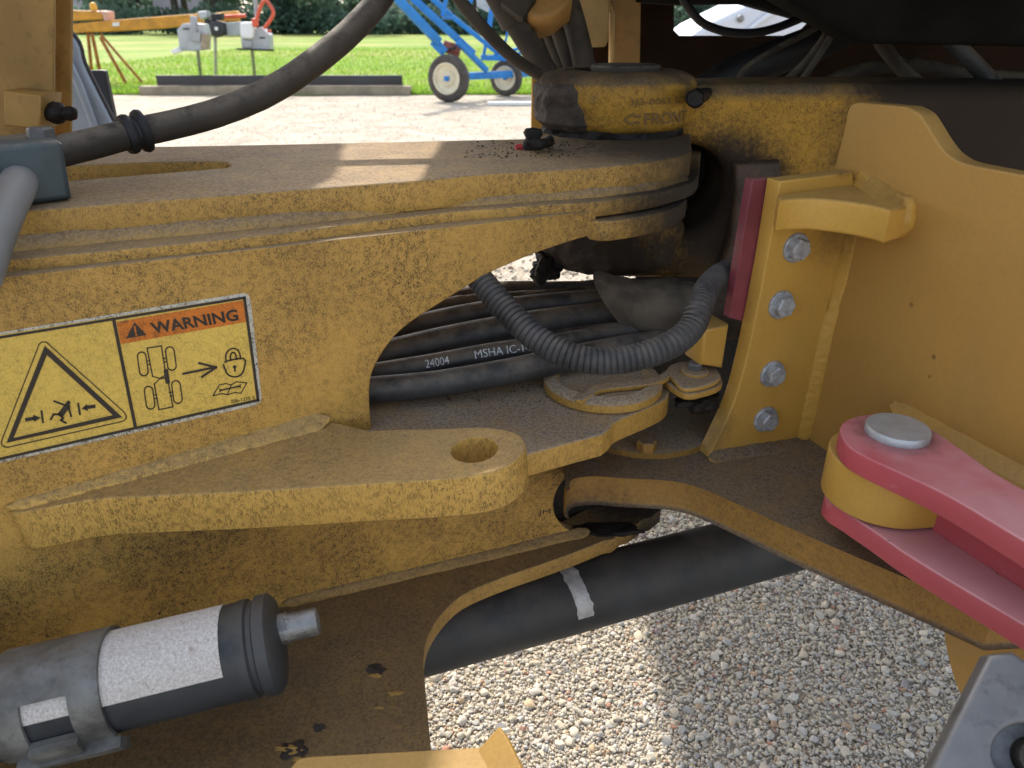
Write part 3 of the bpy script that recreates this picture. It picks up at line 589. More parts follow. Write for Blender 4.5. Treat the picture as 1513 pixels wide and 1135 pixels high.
# pale vehicle seen through the opening
bn = thing('parked_vehicle', tuple(hz(1120, 120, 0)*V(1, 1, 0)), 'pale shiny sloping bonnet of a vehicle seen through the frame opening', 'vehicle')
YV = 5.2
obj('bonnet', plate([py(1010, 60, YV), py(1042, 36, YV), py(1100, 8, YV), py(1180, -30, YV), py(1420, -30, YV), py(1420, 170, YV), py(1010, 170, YV)], V(0, -1, .3), .8, .04), M_bonnet, bn)
obj('bonnet_crease', sweep([py(1090, 60, YV-.02), py(1120, 34, YV-.02), py(1150, 14, YV-.02)], .015, .03, 10), M_bonnet, bn)
obj('emblem', lathe(py(1094, 28, YV-.01), V(0, -1, 0), [(.022, 0), (.02, .01), (.001, .014)], 18), M_bright, bn)
for u in (1060, 1360): obj('tyre', lathe(V(py(u, 100, YV)[0], YV+.3, .42), V(0, -1, 0), [(.25, -.12), (.4, -.12), (.42, -.08), (.42, .08), (.4, .12), (.25, .12)], 32, ring=True), M_tyre, bn)

# ================================================================== REAR FRAME (right side)
ZR = .655                                                                 # top of its lower hitch plate
rf = thing('loader_chassis', (.45, .9, .3), 'yellow rear frame of the wheel loader with cast upper hinge, bolted flange and side panel', 'machine frame')
# cast clevis
zb0, zb1 = .997, 1.079
def boss(z0, z1, r, disp):
    b0, b1, a1 = .022, .019, .042; prof = [(.02, z0), (r-.05, z0)]
    prof += [(r-b0+b0*math.sin(t), z0+b0*.9*(1-math.cos(t))) for t in np.linspace(0, 1.5, 9)]
    prof += [(r+.0025*math.sin(t*math.pi), z0+b0+(z1-b1-z0-b0)*t) for t in np.linspace(.15, .85, 5)]
    prof += [(r-a1+a1*math.cos(t), z1-b1+b1*math.sin(t)) for t in np.linspace(0.05, 1.55, 10)]+[(r*.56, z1), (.058, z1-.004), (.02, z1-.004)]
    return lathe(V(AXIS[0], AXIS[1], 0), V(0, 0, 1), prof, 120, disp, 30)
ub = obj('upper_hinge_boss', boss(zb0, zb1, .1185, .0055), M_cast, rf)
obj('lower_hinge_boss', boss(.785, .872, .118, .008), M_cast, rf)
YA = 1.205
prof = [(1000, 126), (1060, 126), (1180, 124), (1340, 124), (1750, 128), (1750, 330), (1175, 330), (1160, 360), (1130, 405), (1090, 418), (1000, 414), (905, 414)]
inner = cr([(905, 350), (960, 350), (1010, 345), (1050, 325), (1068, 297), (1074, 265), (1063, 238), (1040, 220), (1000, 212), (950, 205)], 4)
obj('clevis_arm', plate([py(u, v, YA) for u, v in prof+[tuple(q) for q in inner]], V(0, -1, 0), .17, .024, res=4), M_cast, rf)
obj('neck_pad', plate([py(u, v, 1.188) for u, v in [(1086, 243), (1154, 238), (1158, 275), (1128, 405), (1092, 416), (1062, 410), (1080, 350), (1086, 300)]], V(0, -1, 0), .05, .008, res=3), plain('greasy_neck', (.075, .05, .034), .6, 0, .4, 30, 140, .6, bd=.002, spec=.3, spot=.3), rf)
obj('pin_cap', lathe(V(AXIS[0]+.012, AXIS[1]-.005, zb1-.006), V(0, 0, 1), [(.053, 0), (.053, .010), (.050, .013), (.03, .0135), (.001, .0135)], 40), M_hosed, ub)
obj('retainer_plate', box((AXIS[0]-.06, AXIS[1]+.01, zb1-.003), .04, .04, .006, bevel=.002), M_dark, ub)
cp = hexhead(.0125, .013)
pg = py(1027, 146, YA-.075)
gp = obj('grease_plug', join(placed(cp, pg, V(-.25, -1, .1)), sweep([pg+V(0, .002, 0), pg+V(.012, .03, 0), pg+V(.035, .08, 0)], lambda q: .0125-.05*q, .006, 14, wob=.3)), M_grease, rf)
def cyl_map(a0, a1, z0, z1, r):
    def f(a, b, z):
        t = a0+(a1-a0)*a; return (AXIS[0]+r*math.sin(t), AXIS[1]-r*math.cos(t), z0+(z1-z0)*b)
    return f
M_cast_letter = paint('cast_letter_paint', base=(.075, .045, .02), speck=.5, dust=.1, brown=.6)
obj('raised_front_text', text_mesh('FRONT', cyl_map(.22, .90, 1.0125, 1.0285, .1226), .006, 0, (30, 2)), M_cast_letter, ub)
obj('raised_casting_number', text_mesh('3J2-0053 5D2', cyl_map(.03, .88, 1.0365, 1.048, .1226), .004, 0, (40, 2)), M_cast_letter, ub)
def strip2d(pts, wd, mapper):
    vs = []; fs = []; n = len(pts)
    P = [np.array(p, float) for p in pts]
    for i in range(n-1):
        t = P[i+1]-P[i]; t = t/np.hypot(*t); nn = V(-t[1], t[0])*wd/2; e = t*wd*.4; k = len(vs)
        for q in (P[i]+nn-e, P[i]-nn-e, P[i+1]-nn+e, P[i+1]+nn+e): vs.append(mapper(*q))
        fs.append((k, k+1, k+2, k+3))
    return mesh(vs, fs, sm=False)
cm = cyl_map(0, 1, 0, 1, .1226)
obj('raised_front_arrow', strip2d([(.17, 1.0165), (.09, 1.0165), (.09, 1.0125), (-.02, 1.0205), (.09, 1.0285), (.09, 1.0245), (.17, 1.0245), (.17, 1.0165)], .0024, lambda x, y: cm(x, y, 0)), M_cast_letter, ub)
# grease packed round the joint
obj('grease_ring', lathe(V(AXIS[0], AXIS[1], 0), V(0, 0, 1), [(.07, .984), (.106, .985), (.112, .990), (.106, 1.000), (.07, 1.002)], 90, .012, 45), M_grease, rf)
obj('grease_ring', lathe(V(AXIS[0]-.005, AXIS[1]-.01, 0), V(0, 0, 1), [(.07, .862), (.115, .864), (.126, .878), (.118, .893), (.10, .905), (.07, .906)], 90, .014, 40), M_grease, rf)
obj('grease_clod', lump(py(806, 396, 1.17), .024, (1, 1, .95), 9, .6), M_grease, rf)

def cake(z0, z1, r, t0, t1, seed, amp=.007):
    vs = []; fs = []; na, nz_ = 60, 26
    for i in range(na+1):
        for j in range(nz_+1):
            t = t0+(t1-t0)*i/na; q = j/nz_; ed = min(i, na-i)/na*6; ed = min(1, ed); ez = min(1, min(q, 1-q)*7)
            d = V(math.sin(t), -math.cos(t), 0); p = V(AXIS[0], AXIS[1], z0+(z1-z0)*q)+d*r
            k = amp*(.55+mnoise.fractal(Vector(p*34+seed), 1, 2, 4)*.9)*ed-.007*(1-ed)-.011*(1-ez)
            vs.append(p+d*k)
    for i in range(na):
        for j in range(nz_): fs.append((i*(nz_+1)+j, (i+1)*(nz_+1)+j, (i+1)*(nz_+1)+j+1, i*(nz_+1)+j+1))
    return mesh(vs, fs, ang=70)
M_cake = plain('caked_grease', (.050, .038, .030), .75, 0, .45, 40, 140, .8, bd=.003, spec=.3)
obj('grease_cake', cake(.999, 1.066, .1222, -2.6, -.42, 3), M_cake, rf)
obj('grease_cake', cake(.79, .872, .1208, -2.6, .1, 11, .009), M_cake, rf)
# bolted flange
fpoly = [(1152, 268), (1200, 262), (1260, 254), (1266, 300), (1262, 345), (1243, 420), (1225, 480), (1205, 580), (1188, 656), (1120, 664), (1046, 676)]+[tuple(q) for q in cr([(1046, 676), (1064, 640), (1086, 590), (1104, 525), (1122, 440), (1138, 355), (1152, 268)], 4)[1:-1]]
obj('flange', plate([FL(*p) for p in fpoly], NF, .023, .002), M_flange, rf)
obj('shim_strip', plate([FL(1112, 265, -.024), FL(1160, 264, -.024), FL(1135, 400, -.024), FL(1110, 478, -.024), FL(1078, 470, -.024), FL(1096, 360, -.024)], NF, .014, .001), M_redstrip, rf, 'dull red shim strip behind the flange')
hb_ = hexhead(.0135, .0105); wsh = lathe(V(0, 0, 0), V(0, 0, 1), [(.0178, 0), (.0178, .0025), (.0165, .0038), (.001, .0038)], 28)
for i, (u, v) in enumerate([(1175, 366), (1153, 450), (1140, 552), (1130, 619)]):
    c = FL(u, v); b_ = obj('bolt', placed(hb_, c+NF*.0033, NF, .3+i*.35), M_galv, rf); obj('washer', placed(wsh, c, NF), M_galv, b_)
# side panel
ppoly = [tuple(q) for q in cr([(1232, 250), (1247, 190), (1252, 165), (1259, 154), (1270, 151)], 3)]+[(1310, 155), (1340, 158)]+[tuple(q) for q in cr([(1340, 158), (1358, 168), (1370, 185), (1382, 205), (1398, 226), (1418, 239), (1440, 245)], 4)[1:]]+[(1513, 259), (1760, 308), (1760, 1000), (1440, 800), (1192, 668), (1170, 660), (1200, 480)]
obj('side_panel', plate([PA(*p) for p in ppoly], NP, .023, .0022), M_rear, rf)
fl_ = [(1262, 338), (1243, 420), (1224, 490), (1188, 657)]
obj('weld_seam', fillet([FL(u-13, v+1) for u, v in fl_], [PA(u+9, v-2) for u, v in fl_], NF+NP, 3), M_flange, rf)
# gusset bar over the flange
zg = pl(1165, 293, PF+NF*.032, NF)[2]
gpoly = [(1149, 288), (1152, 296)]+[tuple(q) for q in cr([(1165, 294), (1200, 293), (1245, 297), (1290, 304), (1316, 311)], 3)]+[(1340, 305), (1310, 287), (1262, 270), (1205, 280)]
obj('gusset', plate([hz(u, v, zg) for u, v in gpoly], V(0, 0, 1), .035, .0035, res=3), M_flange, rf)
obj('weld_lump', lump(PA(1328, 318, .004), .0215, (.9, .9, 1.15), 2, .18), M_flange, rf)
gw = [(1252, 256), (1275, 272), (1300, 288), (1330, 306)]
obj('weld_seam', fillet([PA(u+12, v-16) for u, v in gw], [hz(u-8, v+7, zg) for u, v in gw], NP+V(0, 0, 1), 5, rough=.002), M_flange, rf)
# lower hitch plate
ZR2 = FL(1045, 678)[2]; ZR = ZR2
rp = [tuple(q) for q in cr([(836, 726), (834, 714), (842, 705), (860, 701), (885, 700), (920, 703), (965, 705), (1005, 709), (1040, 719), (1090, 740), (1200, 790), (1385, 868)], 4)]
rpoly = [hz(u, v, ZR) for u, v in rp]+[hz(1470, 905, ZR), hz(1560, 900, ZR), hz(1400, 700, ZR), hz(1180, 600, ZR), hz(960, 590, ZR), hz(845, 650, ZR)]
obj('lower_hitch_plate', plate(rpoly, V(0, 0, 1), .043, .006, res=3), M_rplate, rf)
obj('weld_seam', fillet([FL(1047, 666), FL(1120, 654), FL(1186, 645)], [hz(1046, 687, ZR), hz(1120, 675, ZR), hz(1190, 666, ZR)], NF+V(0, 0, 1), 8), M_rplate, rf)
obj('weld_seam', fillet([PA(1190, 647), PA(1224, 678), PA(1300, 752)], [hz(1186, 668, ZR), hz(1214, 700, ZR), hz(1286, 780, ZR)], NP+V(0, 0, 1), 9), M_rplate, rf)
obj('neck_dark_fill', plate([py(u, v, 1.24) for u, v in [(940, 470), (1000, 405), (1260, 405), (1260, 720), (1000, 690), (930, 585), (880, 575), (880, 520)]], V(0, -1, 0), .03, .005), M_grease, rf)  # added sheet closing the gap; its black stands for the cavity's shade
obj('throat_dark_fill', plate([py(u, v, 1.352) for u, v in [(960, 190), (1120, 190), (1120, 400), (930, 400)]], V(0, -1, 0), .02, .002), M_grease, rf)  # added behind the hinge mouth, black in place of shade
obj('lower_pin_cap', lathe(hz(925, 650, ZR)+V(.03, .06, 0), V(0, 0, 1), [(.11, 0), (.11, .008), (.105, .012), (.001, .012)], 48), M_rplate, rf)
obj('cap_bolt', placed(hexhead(.013, .014), hz(955, 664, ZR+.012), V(0, 0, 1)), M_rplate, rf)
obj('lower_flange_plate', plate([PA(1385, 872, .0), PA(1400, 870, .0)]+[PA(*q) for q in [(1560, 960), (1560, 1130), (1460, 1130)]]+[PA(*tuple(q)) for q in cr([(1424, 1040), (1408, 1000), (1396, 950), (1393, 910), (1398, 885)], 4)], NP, .014, .002), M_rear, rf)
# lug between the red links
ZL = PA(1330, 602)[2]
pc = hz(1325, 641, ZL+.025)                                                # pin centre on top of red link
LC = V(pc[0], pc[1], 0); e = V(-NP[1], NP[0], 0); e = e if e[1] < 0 else -e  # along panel towards the camera
lugR = .0605
arc = [LC+lugR*(math.cos(t)*(-e)+math.sin(t)*NP) for t in np.linspace(-1.2, 3.0, 30)]
def onp(P): return P - NP*np.dot(P-PP, NP)
d0 = float(np.dot(LC-PP, NP)); lpts = [V(p[0], p[1], ZL) for p in arc]+[V(*q[:2], ZL) for q in (onp(LC+e*.075)+NP*.039, onp(LC+e*.34)+NP*.039, onp(LC+e*.34), onp(LC-e*.045))]
obj('pin_lug', plate(lpts, V(0, 0, 1), .050, .0022), M_flange, rf)
pw = [(1316, 602), (1400, 646), (1513, 706), (1620, 763)]
obj('weld_seam', fillet([PA(u, v-18) for u, v in pw], [hz(u-2, v+13, ZL) for u, v in pw], NP+V(0, 0, 1), 4, rough=.0016), M_flange, rf)
# little bracket with bolt between frame and lower pin
obj('stop_block', plate([FL(1040, 488, -.03), FL(1078, 480, -.03), FL(1068, 545, -.03), FL(1036, 540, -.03)], NF, .04, .004), M_flange, rf)
zbk = .742
def bk(pts, z, th, nm, mat): return obj(nm, plate([hz(u, v, z) for u, v in pts], V(0, 0, 1), th, .003), mat, rf)
bk(cr([(985, 545), (1000, 535), (1040, 532), (1062, 548), (1063, 560), (1040, 570), (1010, 573), (995, 560)], 3, True), zbk, .007, 'keeper_plate', M_low)
bk(cr([(975, 552), (1000, 540), (1045, 538), (1064, 554), (1066, 568), (1040, 578), (1012, 581), (985, 565)], 3, True), zbk-.009, .010, 'bracket_plate', M_low)
kb = obj('keeper_bolt', placed(hexhead(.0095, .012), hz(1026, 548, zbk+.001), V(0, 0, 1), .3), M_steel, rf)
obj('washer', placed(wsh, hz(1026, 550, zbk), V(0, 0, 1)), M_low, kb)
obj('grease_clod', lump(hz(1030, 592, .70), .022, (1.2, 1, .6), 4, .5), M_grease, rf)
# far wall with opening, uprights, unseen cab slab added for shade
YWl = 1.95
hole = [py(u, v, YWl) for u, v in [(996, 8), (1090, 5), (1180, 22), (1204, 26), (1178, 53), (1004, 53), (996, 45)]]
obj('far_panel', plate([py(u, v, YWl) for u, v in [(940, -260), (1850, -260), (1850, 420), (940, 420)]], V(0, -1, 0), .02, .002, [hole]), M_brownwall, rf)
obj('upright_plate', plate([py(u, v, 1.80) for u, v in [(902, -120), (949, -120), (945, 130), (900, 130)]], V(0, -1, 0), .02, .002), M_amber, rf)
obj('lit_upright_edge', sweep([py(884, -30, 1.78), py(893, -4, 1.78), py(903, 15, 1.78), py(905, 35, 1.78), py(902, 130, 1.78)], .006, .01, 8), M_edge, rf)  # bright strip painting the light on the cut edge
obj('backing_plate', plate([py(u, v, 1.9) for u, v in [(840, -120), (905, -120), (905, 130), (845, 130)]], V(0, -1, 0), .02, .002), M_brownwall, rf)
obj('sleeve_cylinder', lathe(py(862, -10, 1.75), V(0, 0, 1), [(.05, -.10), (.055, -.09), (.055, .12), (.05, .13)], 28), M_edge, rf)
obj('far_flange', plate([py(u, v, 1.62) for u, v in [(786, 104), (850, 100), (850, 240), (784, 240)]], V(0, -1, 0), .03, .003), M_flange, rf)
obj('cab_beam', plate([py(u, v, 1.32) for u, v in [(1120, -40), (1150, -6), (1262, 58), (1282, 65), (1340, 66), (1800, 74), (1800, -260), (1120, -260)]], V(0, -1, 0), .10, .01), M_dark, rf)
obj('cab_shade_slab', plate([V(-.25, 1.12, 1.36), V(.1, .95, 1.36), V(.38, .75, 1.36), V(.5, .40, 1.36), V(2.2, .40, 1.36), V(2.2, 3.2, 1.36), V(-.25, 3.2, 1.36)], V(0, 0, -1), .10, .02), M_dark, rf)  # unseen slab for the cab, outline shaped to cast the shadow edge
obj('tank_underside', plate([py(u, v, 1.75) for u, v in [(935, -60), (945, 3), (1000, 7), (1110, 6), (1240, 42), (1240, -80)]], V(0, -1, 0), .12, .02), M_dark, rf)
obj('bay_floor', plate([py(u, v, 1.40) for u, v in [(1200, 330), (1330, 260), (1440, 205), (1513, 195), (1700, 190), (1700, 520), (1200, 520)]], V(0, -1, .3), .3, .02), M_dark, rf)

# ================================================================== FRONT FRAME (left side)
ff = thing('loader_chassis', (-.2, .95, .3), 'dirty yellow front frame of the wheel loader with warning decal on its side', 'machine frame')
ZT, ZF, ZT3 = .990, .957, .936
near_t = cr([(-420, 356), (-60, 320), (42, 311), (160, 302), (300, 291.5), (420, 282), (520, 274.5), (620, 267), (720, 257.5), (850, 250), (940, 242), (1000, 232), (1022, 223)], 3)
ring = lambda r, a0, a1, z, n=10: [V(AXIS[0]+r*math.cos(t), AXIS[1]+r*math.sin(t), z) for t in np.linspace(a0, a1, n)]
slot = [hz(u, v, ZT) for u, v in [(-70, 262), (-50, 254), (105, 245), (200, 240.5), (300, 238), (335, 239), (343, 243), (335, 248), (300, 251), (200, 259), (105, 267), (-50, 277), (-70, 271)]]
far_pts = [hz(u, v, ZT) for u, v in [(790, 205), (620, 209), (420, 213.5), (228, 217), (100, 221), (-60, 226), (-420, 238)]]
obj('top_plate', plate([hz(u, v, ZT) for u, v in near_t]+ring(.135, .3, 2.2, ZT)+far_pts, V(0, 0, 1), ZT-ZF, .0022, [slot]), M_top, ff)
near_f = cr([(-420, 430), (-60, 391), (0, 385), (100, 376), (200, 366.5), (320, 355), (420, 344), (530, 329.5), (640, 316), (720, 309), (800, 303), (880, 298), (960, 287), (1000, 277), (1025, 268), (1033, 258)], 3)
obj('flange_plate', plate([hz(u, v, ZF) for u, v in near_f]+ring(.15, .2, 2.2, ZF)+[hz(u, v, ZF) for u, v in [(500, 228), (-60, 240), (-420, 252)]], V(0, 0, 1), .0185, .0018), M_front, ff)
n3 = cr([(872, 325), (900, 327), (960, 318), (1000, 306), (1015, 294)], 3)
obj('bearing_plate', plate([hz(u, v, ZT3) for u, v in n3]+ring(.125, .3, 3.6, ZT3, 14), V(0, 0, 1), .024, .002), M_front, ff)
fw = [hz(u, v-1, ZF) for u, v in [(-60, 377), (60, 366), (160, 356), (320, 342), (420, 332), (530, 320), (640, 307), (720, 301.5), (800, 296), (880, 291), (960, 280), (1010, 266)]]
obj('weld_seam', weld(fw, .0135, NW+V(0, 0, .9), 1, ripple=.07), M_top, ff)
# side plate with cut-out
zfb = ZF-.0185
cut = cr([(880, 346), (845, 356), (797, 372), (760, 387), (722, 404), (690, 423), (655, 445), (611, 473), (585, 495), (567, 518), (554, 541), (547, 563), (546, 596), (549, 634)], 4)
web = [W(-420, 458)*V(1, 1, 0)+V(0, 0, zfb+.008), W(880, 326)*V(1, 1, 0)+V(0, 0, zfb+.008)]+[W(*q) for q in cut]+[W(560, 690), W(860, 628)]
notch = cr([(893, 662), (880, 676), (850, 694), (828, 716), (818, 742), (822, 765), (838, 782), (862, 790), (890, 792)], 4)
web2 = web+[W(*q) for q in notch]+[W(890, 800), W(831, 800), W(620, 852), W(417, 905), W(150, 975), W(-80, 1030), W(-420, 1130)]
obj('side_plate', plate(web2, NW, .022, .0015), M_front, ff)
o2 = NW*(-.30)
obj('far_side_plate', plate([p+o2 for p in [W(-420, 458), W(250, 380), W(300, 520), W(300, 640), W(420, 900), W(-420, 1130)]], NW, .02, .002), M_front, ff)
# hitch lower plate
ZLp = W(549, 634)[2]
lp = [(549, 655), (640, 668), (776, 672), (850, 652), (890, 642)]+[tuple(q) for q in cr([(890, 642), (900, 634), (912, 622), (950, 606), (978, 593), (988, 583), (988, 570), (975, 555)], 4)[1:]]
lpl = [hz(u, v, ZLp) for u, v in lp]+[hz(u, v, ZLp) for u, v in [(940, 540), (880, 536), (800, 545), (700, 556), (552, 572), (470, 585), (470, 640)]]
obj('lower_hitch_plate', plate(lpl, V(0, 0, 1), .030, .003, res=3), M_low, ff)
obj('pin_collar', lathe(hz(890, 573, ZLp), V(0, 0, 1), [(.045, 0), (.072, 0), (.0755, .003), (.0755, .012), (.072, .016), (.060, .018), (.055, .012), (.03, .012)], 60), M_low, ff)
lk = cr([(850, 588), (868, 575), (885, 566), (925, 563), (965, 557), (985, 549), (990, 556), (968, 566), (930, 571), (892, 575), (874, 584), (860, 591)], 3, True)
obj('lock_plate', plate([hz(u, v, ZLp+.019) for u, v in lk], V(0, 0, 1), .006, .001), M_low, ff)
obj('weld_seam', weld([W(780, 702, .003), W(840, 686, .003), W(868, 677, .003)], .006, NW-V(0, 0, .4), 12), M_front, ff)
# bottom plate with arched edge
A_, B_ = W(417, 897), W(831, 795); nb = unit(np.cross(B_-A_, NW)); nb = nb if nb[2] > 0 else -nb
def BT(u, v, off=0.): return pl(u, v, A_+nb*off, nb)
bot = [(417, 880), (620, 830), (831, 770), (900, 735), (955, 732), (972, 742), (977, 753), (962, 765), (950, 768), (932, 782), (918, 787), (906, 797)]+[tuple(q) for q in cr([(893, 799), (845, 818), (800, 834), (750, 851), (700, 871), (672, 888), (648, 914), (632, 942), (626, 972), (627, 1000)], 4)]+[(637, 1107), (641, 1150), (640, 1250), (-420, 1320), (-420, 1100)]
obj('bottom_plate', plate([BT(*q) for q in bot], nb, .024, .0015), M_bottom, ff)
bw = [(418, 893), (520, 869), (620, 845), (740, 817), (831, 794), (872, 786)]
obj('weld_seam', fillet([W(u, v-9) for u, v in bw], [BT(u, v+8) for u, v in bw], NW+nb, 14), M_bottom, ff)
obj('grease_clod', lump(BT(885, 782, .0), .022, (2.6, .7, .2), 8, .35), M_grease, ff)
obj('inner_gusset', plate([W(*q, -.05) for q in [(790, 660), (900, 650), (965, 700), (976, 752), (940, 772), (905, 792), (800, 810)]], NW, .02, .003), M_grease, ff)
def grit(area, z, n, lo, hi, seed):
    m_ = rocks('grit', n, area, lo, hi, 1, seed, .3); m_.transform(Matrix.Translation((0, 0, z))); return m_
for ar_, z_, n_, sd_ in (((-.06, .98, .12, 1.12), ZT, 260, 31), ((-.12, .83, .10, 1.0), ZLp, 300, 32)):
    tag(obj('grit', grit(ar_, z_, n_, .0006, .0022, sd_), M_cake, ff), None, None, None, 'stuff')
for (u, v, r_c) in ((552, 990, .010), (432, 1108, .011), (470, 1075, .006)):
    obj('grease_spot', lump(BT(u, v), r_c, (1, .8, .12), u, .7), M_cake, ff)
for (u, v, r_c) in ((553, 998, .0045), (428, 1106, .0075), (442, 1122, .004), (585, 1024, .005), (560, 1046, .003)):
    obj('paint_chip', lump(BT(u, v, .0006), r_c, (1.3, .5, .12), u+3, 1.1), M_flange, ff)
# tow lug with pin hole
LA, LB = W(20, 752), W(484, 622); nl = unit(np.cross(LB-LA, NW)); nl = nl if nl[2] > 0 else -nl
def LG(u, v, off=0.): return pl(u, v, LA+nl*off, nl)
lug = [(14, 752)]+[tuple(q) for q in cr([(14, 752), (20, 758), (60, 752), (110, 742), (160, 736), (240, 732), (330, 728), (430, 722), (540, 715), (640, 709), (700, 703), (740, 693), (766, 676), (777, 658), (768, 643), (742, 634), (705, 631), (660, 633)], 4)[1:]]+[(600, 634), (545, 636), (500, 625), (470, 618), (260, 678)]
hc = LG(701, 663.5); hx = unit(LG(735, 663.5)-hc)*np.linalg.norm(LG(735, 663.5)-hc); r_ = np.linalg.norm(hx)
hy = np.cross(nl, hx); holep = [hc+hx*math.cos(t)+hy*math.sin(t) for t in np.linspace(0, 2*math.pi, 40)[:-1]]
obj('tow_lug', plate([LG(*q) for q in lug], nl, .046, .0022, [holep], res=3), M_lug, ff)
lw = [(6, 752), (60, 738), (160, 710), (280, 677), (400, 643), (486, 619)]
obj('weld_seam', fillet([W(u, v-(9+u*.012)) for u, v in lw], [LG(u+4, v+7+u*.012) for u, v in lw], NW+nl, 21, rough=.0016), M_lug, ff)
# warning decal, traced on the side plate
def Zp(zx, zy): return zx/3.7825, 430+zy/3.7825
def flat(pts, off):
    P = [W(*Zp(*q), off) for q in pts]; return mesh(P, [tuple(range(len(P)))], sm=False)
def ln(pts, wd, off, closed=False):
    P = list(pts)+([pts[0]] if closed else []); return strip2d(P, wd, lambda x, y: W(*Zp(x, y), off))
def circ(c, r, off, n=20): return flat([(c[0]+r*math.cos(t), c[1]+r*math.sin(t)) for t in np.linspace(0, 6.283, n+1)[:-1]], off)
def sticker(name, base, speck=.5, rough=.5): return paint(name, base=base, speck=speck, dust=0, streak=.6, brown=.10, var=.08, rough=rough, fine=.9)
M_dw, M_dy, M_do, M_dk = sticker('decal_white', (.62, .58, .48), .95), sticker('decal_yellow', (.76, .51, .10), .4), sticker('decal_orange', (.66, .18, .02), .65), sticker('decal_black', (.022, .02, .02), .1)
def rr(pts, r=.0):  return pts
dc = obj('warning_decal', plate([W(*Zp(*q), .0007) for q in [(-60, 242), (1360, 12), (1388, 22), (1402, 60), (1462, 590), (1455, 622), (1425, 640), (-60, 975)]], NW, .0006, .0001), M_dw, ff)
obj('yellow_field', flat([(-45, 252), (1372, 30), (1450, 610), (-45, 957)], .0010), M_dy, dc)
obj('border', join(ln([(-48, 268), (1368, 38)], 15, .0016), ln([(1366, 38), (1443, 612)], 16, .0016), ln([(1443, 610), (-48, 950)], 15, .0016), ln([(635, 160), (757, 762)], 19, .0017)), M_dk, dc)
obj('orange_header', flat([(652, 174), (1358, 52), (1381, 172), (676, 298)], .0013), M_do, dc)
def quadmap(BL, BR, TR, TL, off):
    BL, BR, TR, TL = [V(*q) for q in (BL, BR, TR, TL)]
    return lambda a, b, z: W(*Zp(*((BL*(1-a)+BR*a)*(1-b)+(TL*(1-a)+TR*a)*b)), off)
obj('warning_text', text_mesh('WARNING', quadmap((858, 242), (1336, 165), (1324, 101), (834, 178), .0018), .028), M_dk, dc)
obj('alert_symbol', flat([(752, 175), (820, 246), (705, 266)], .0017), M_dk, dc)
obj('exclamation_mark', join(ln([(753, 200), (758, 232)], 9, .0021), circ((762, 245), 6, .0021)), M_do, dc)
tri = [(250, 306), (684, 706), (36, 850)]; tin = [(262, 358), (630, 694), (76, 822)]
tv = [W(*Zp(*q), .0016) for q in tri+tin]
obj('hazard_triangle', mesh(tv, [(0, 1, 4, 3), (1, 2, 5, 4), (2, 0, 3, 5)], sm=False), M_dk, dc)
rt = cr([(218, 300), (232, 287), (258, 287), (274, 300)], 3)+cr([(692, 676), (705, 700), (698, 722), (672, 732)], 3)+cr([(44, 874), (18, 868), (8, 850), (14, 824)], 3)
obj('triangle_outline', ln([tuple(q) for q in rt], 6, .0016, True), M_dk, dc)
man = [ln([(302, 616), (360, 638)], 11, .0016), circ((383, 625), 12, .0016), ln([(375, 645), (340, 690)], 34, .0016), ln([(380, 642), (398, 700)], 12, .0016), ln([(345, 690), (300, 690), (283, 718)], 12, .0016), ln([(345, 690), (352, 712), (340, 722), (368, 738)], 12, .0016)]
obj('running_figure', join(*man), M_dk, dc)
ar = [ln([(148, 720), (190, 712)], 20, .0016), flat([(185, 692), (228, 708), (190, 732)], .0016), ln([(232, 672), (240, 734)], 12, .0016), ln([(526, 645), (480, 652)], 20, .0016), flat([(486, 632), (456, 658), (492, 672)], .0016), ln([(437, 630), (447, 690)], 12, .0016)]
obj('crush_arrow', join(*ar[:3]), M_dk, dc); obj('crush_arrow', join(*ar[3:]), M_dk, dc)
def rrect(cx, cy, w_, h_, ang):
    out = []; r = w_/2
    for k, (sx, sy) in enumerate([(1, 1), (-1, 1), (-1, -1), (1, -1)]):
        for t in np.linspace(0, math.pi/2, 5):
            a = t+k*math.pi/2; x = sx*(w_/2-r)+r*math.cos(a); y = sy*(h_/2-r)+r*math.sin(a); out.append((cx+x*math.cos(ang)-y*math.sin(ang), cy+x*math.sin(ang)+y*math.cos(ang)))
    return out
veh = [ln(rrect(798, 408, 48, 134, -.14), 7, .0016, True), ln(rrect(955, 378, 48, 132, -.14), 7, .0016, True), ln(rrect(836, 597, 48, 128, -.14), 7, .0016, True), ln(rrect(989, 565, 48, 128, -.14), 7, .0016, True),
       ln([(853, 478), (822, 320), (902, 307), (926, 462)], 7, .0016), ln([(853, 478), (905, 492), (926, 462)], 6, .0016), ln([(862, 522), (905, 480), (940, 505)], 6, .0016), ln([(862, 520), (888, 664), (966, 648), (940, 505)], 7, .0016), ln([(928, 448), (937, 508)], 25, .0017)]
for x, y in ((820, 393), (823, 413), (912, 378), (915, 398), (858, 583), (862, 603), (946, 568), (950, 588)): veh.append(ln([(x, y), (x+18, y-3)], 6, .0016))
for i in range(4): obj('wheel_symbol', veh[i], M_dk, dc)
obj('front_body_symbol', join(*[veh[i] for i in (4, 5, 8)]), M_dk, dc); obj('rear_body_symbol', join(veh[6], veh[7]), M_dk, dc)
for i in range(9, 17): obj('axle_symbol', veh[i], M_dk, dc)
obj('arrow', join(ln([(1025, 463), (1195, 428)], 13, .0016), ln([(1113, 404), (1208, 427), (1128, 481)], 13, .0017)), M_dk, dc)
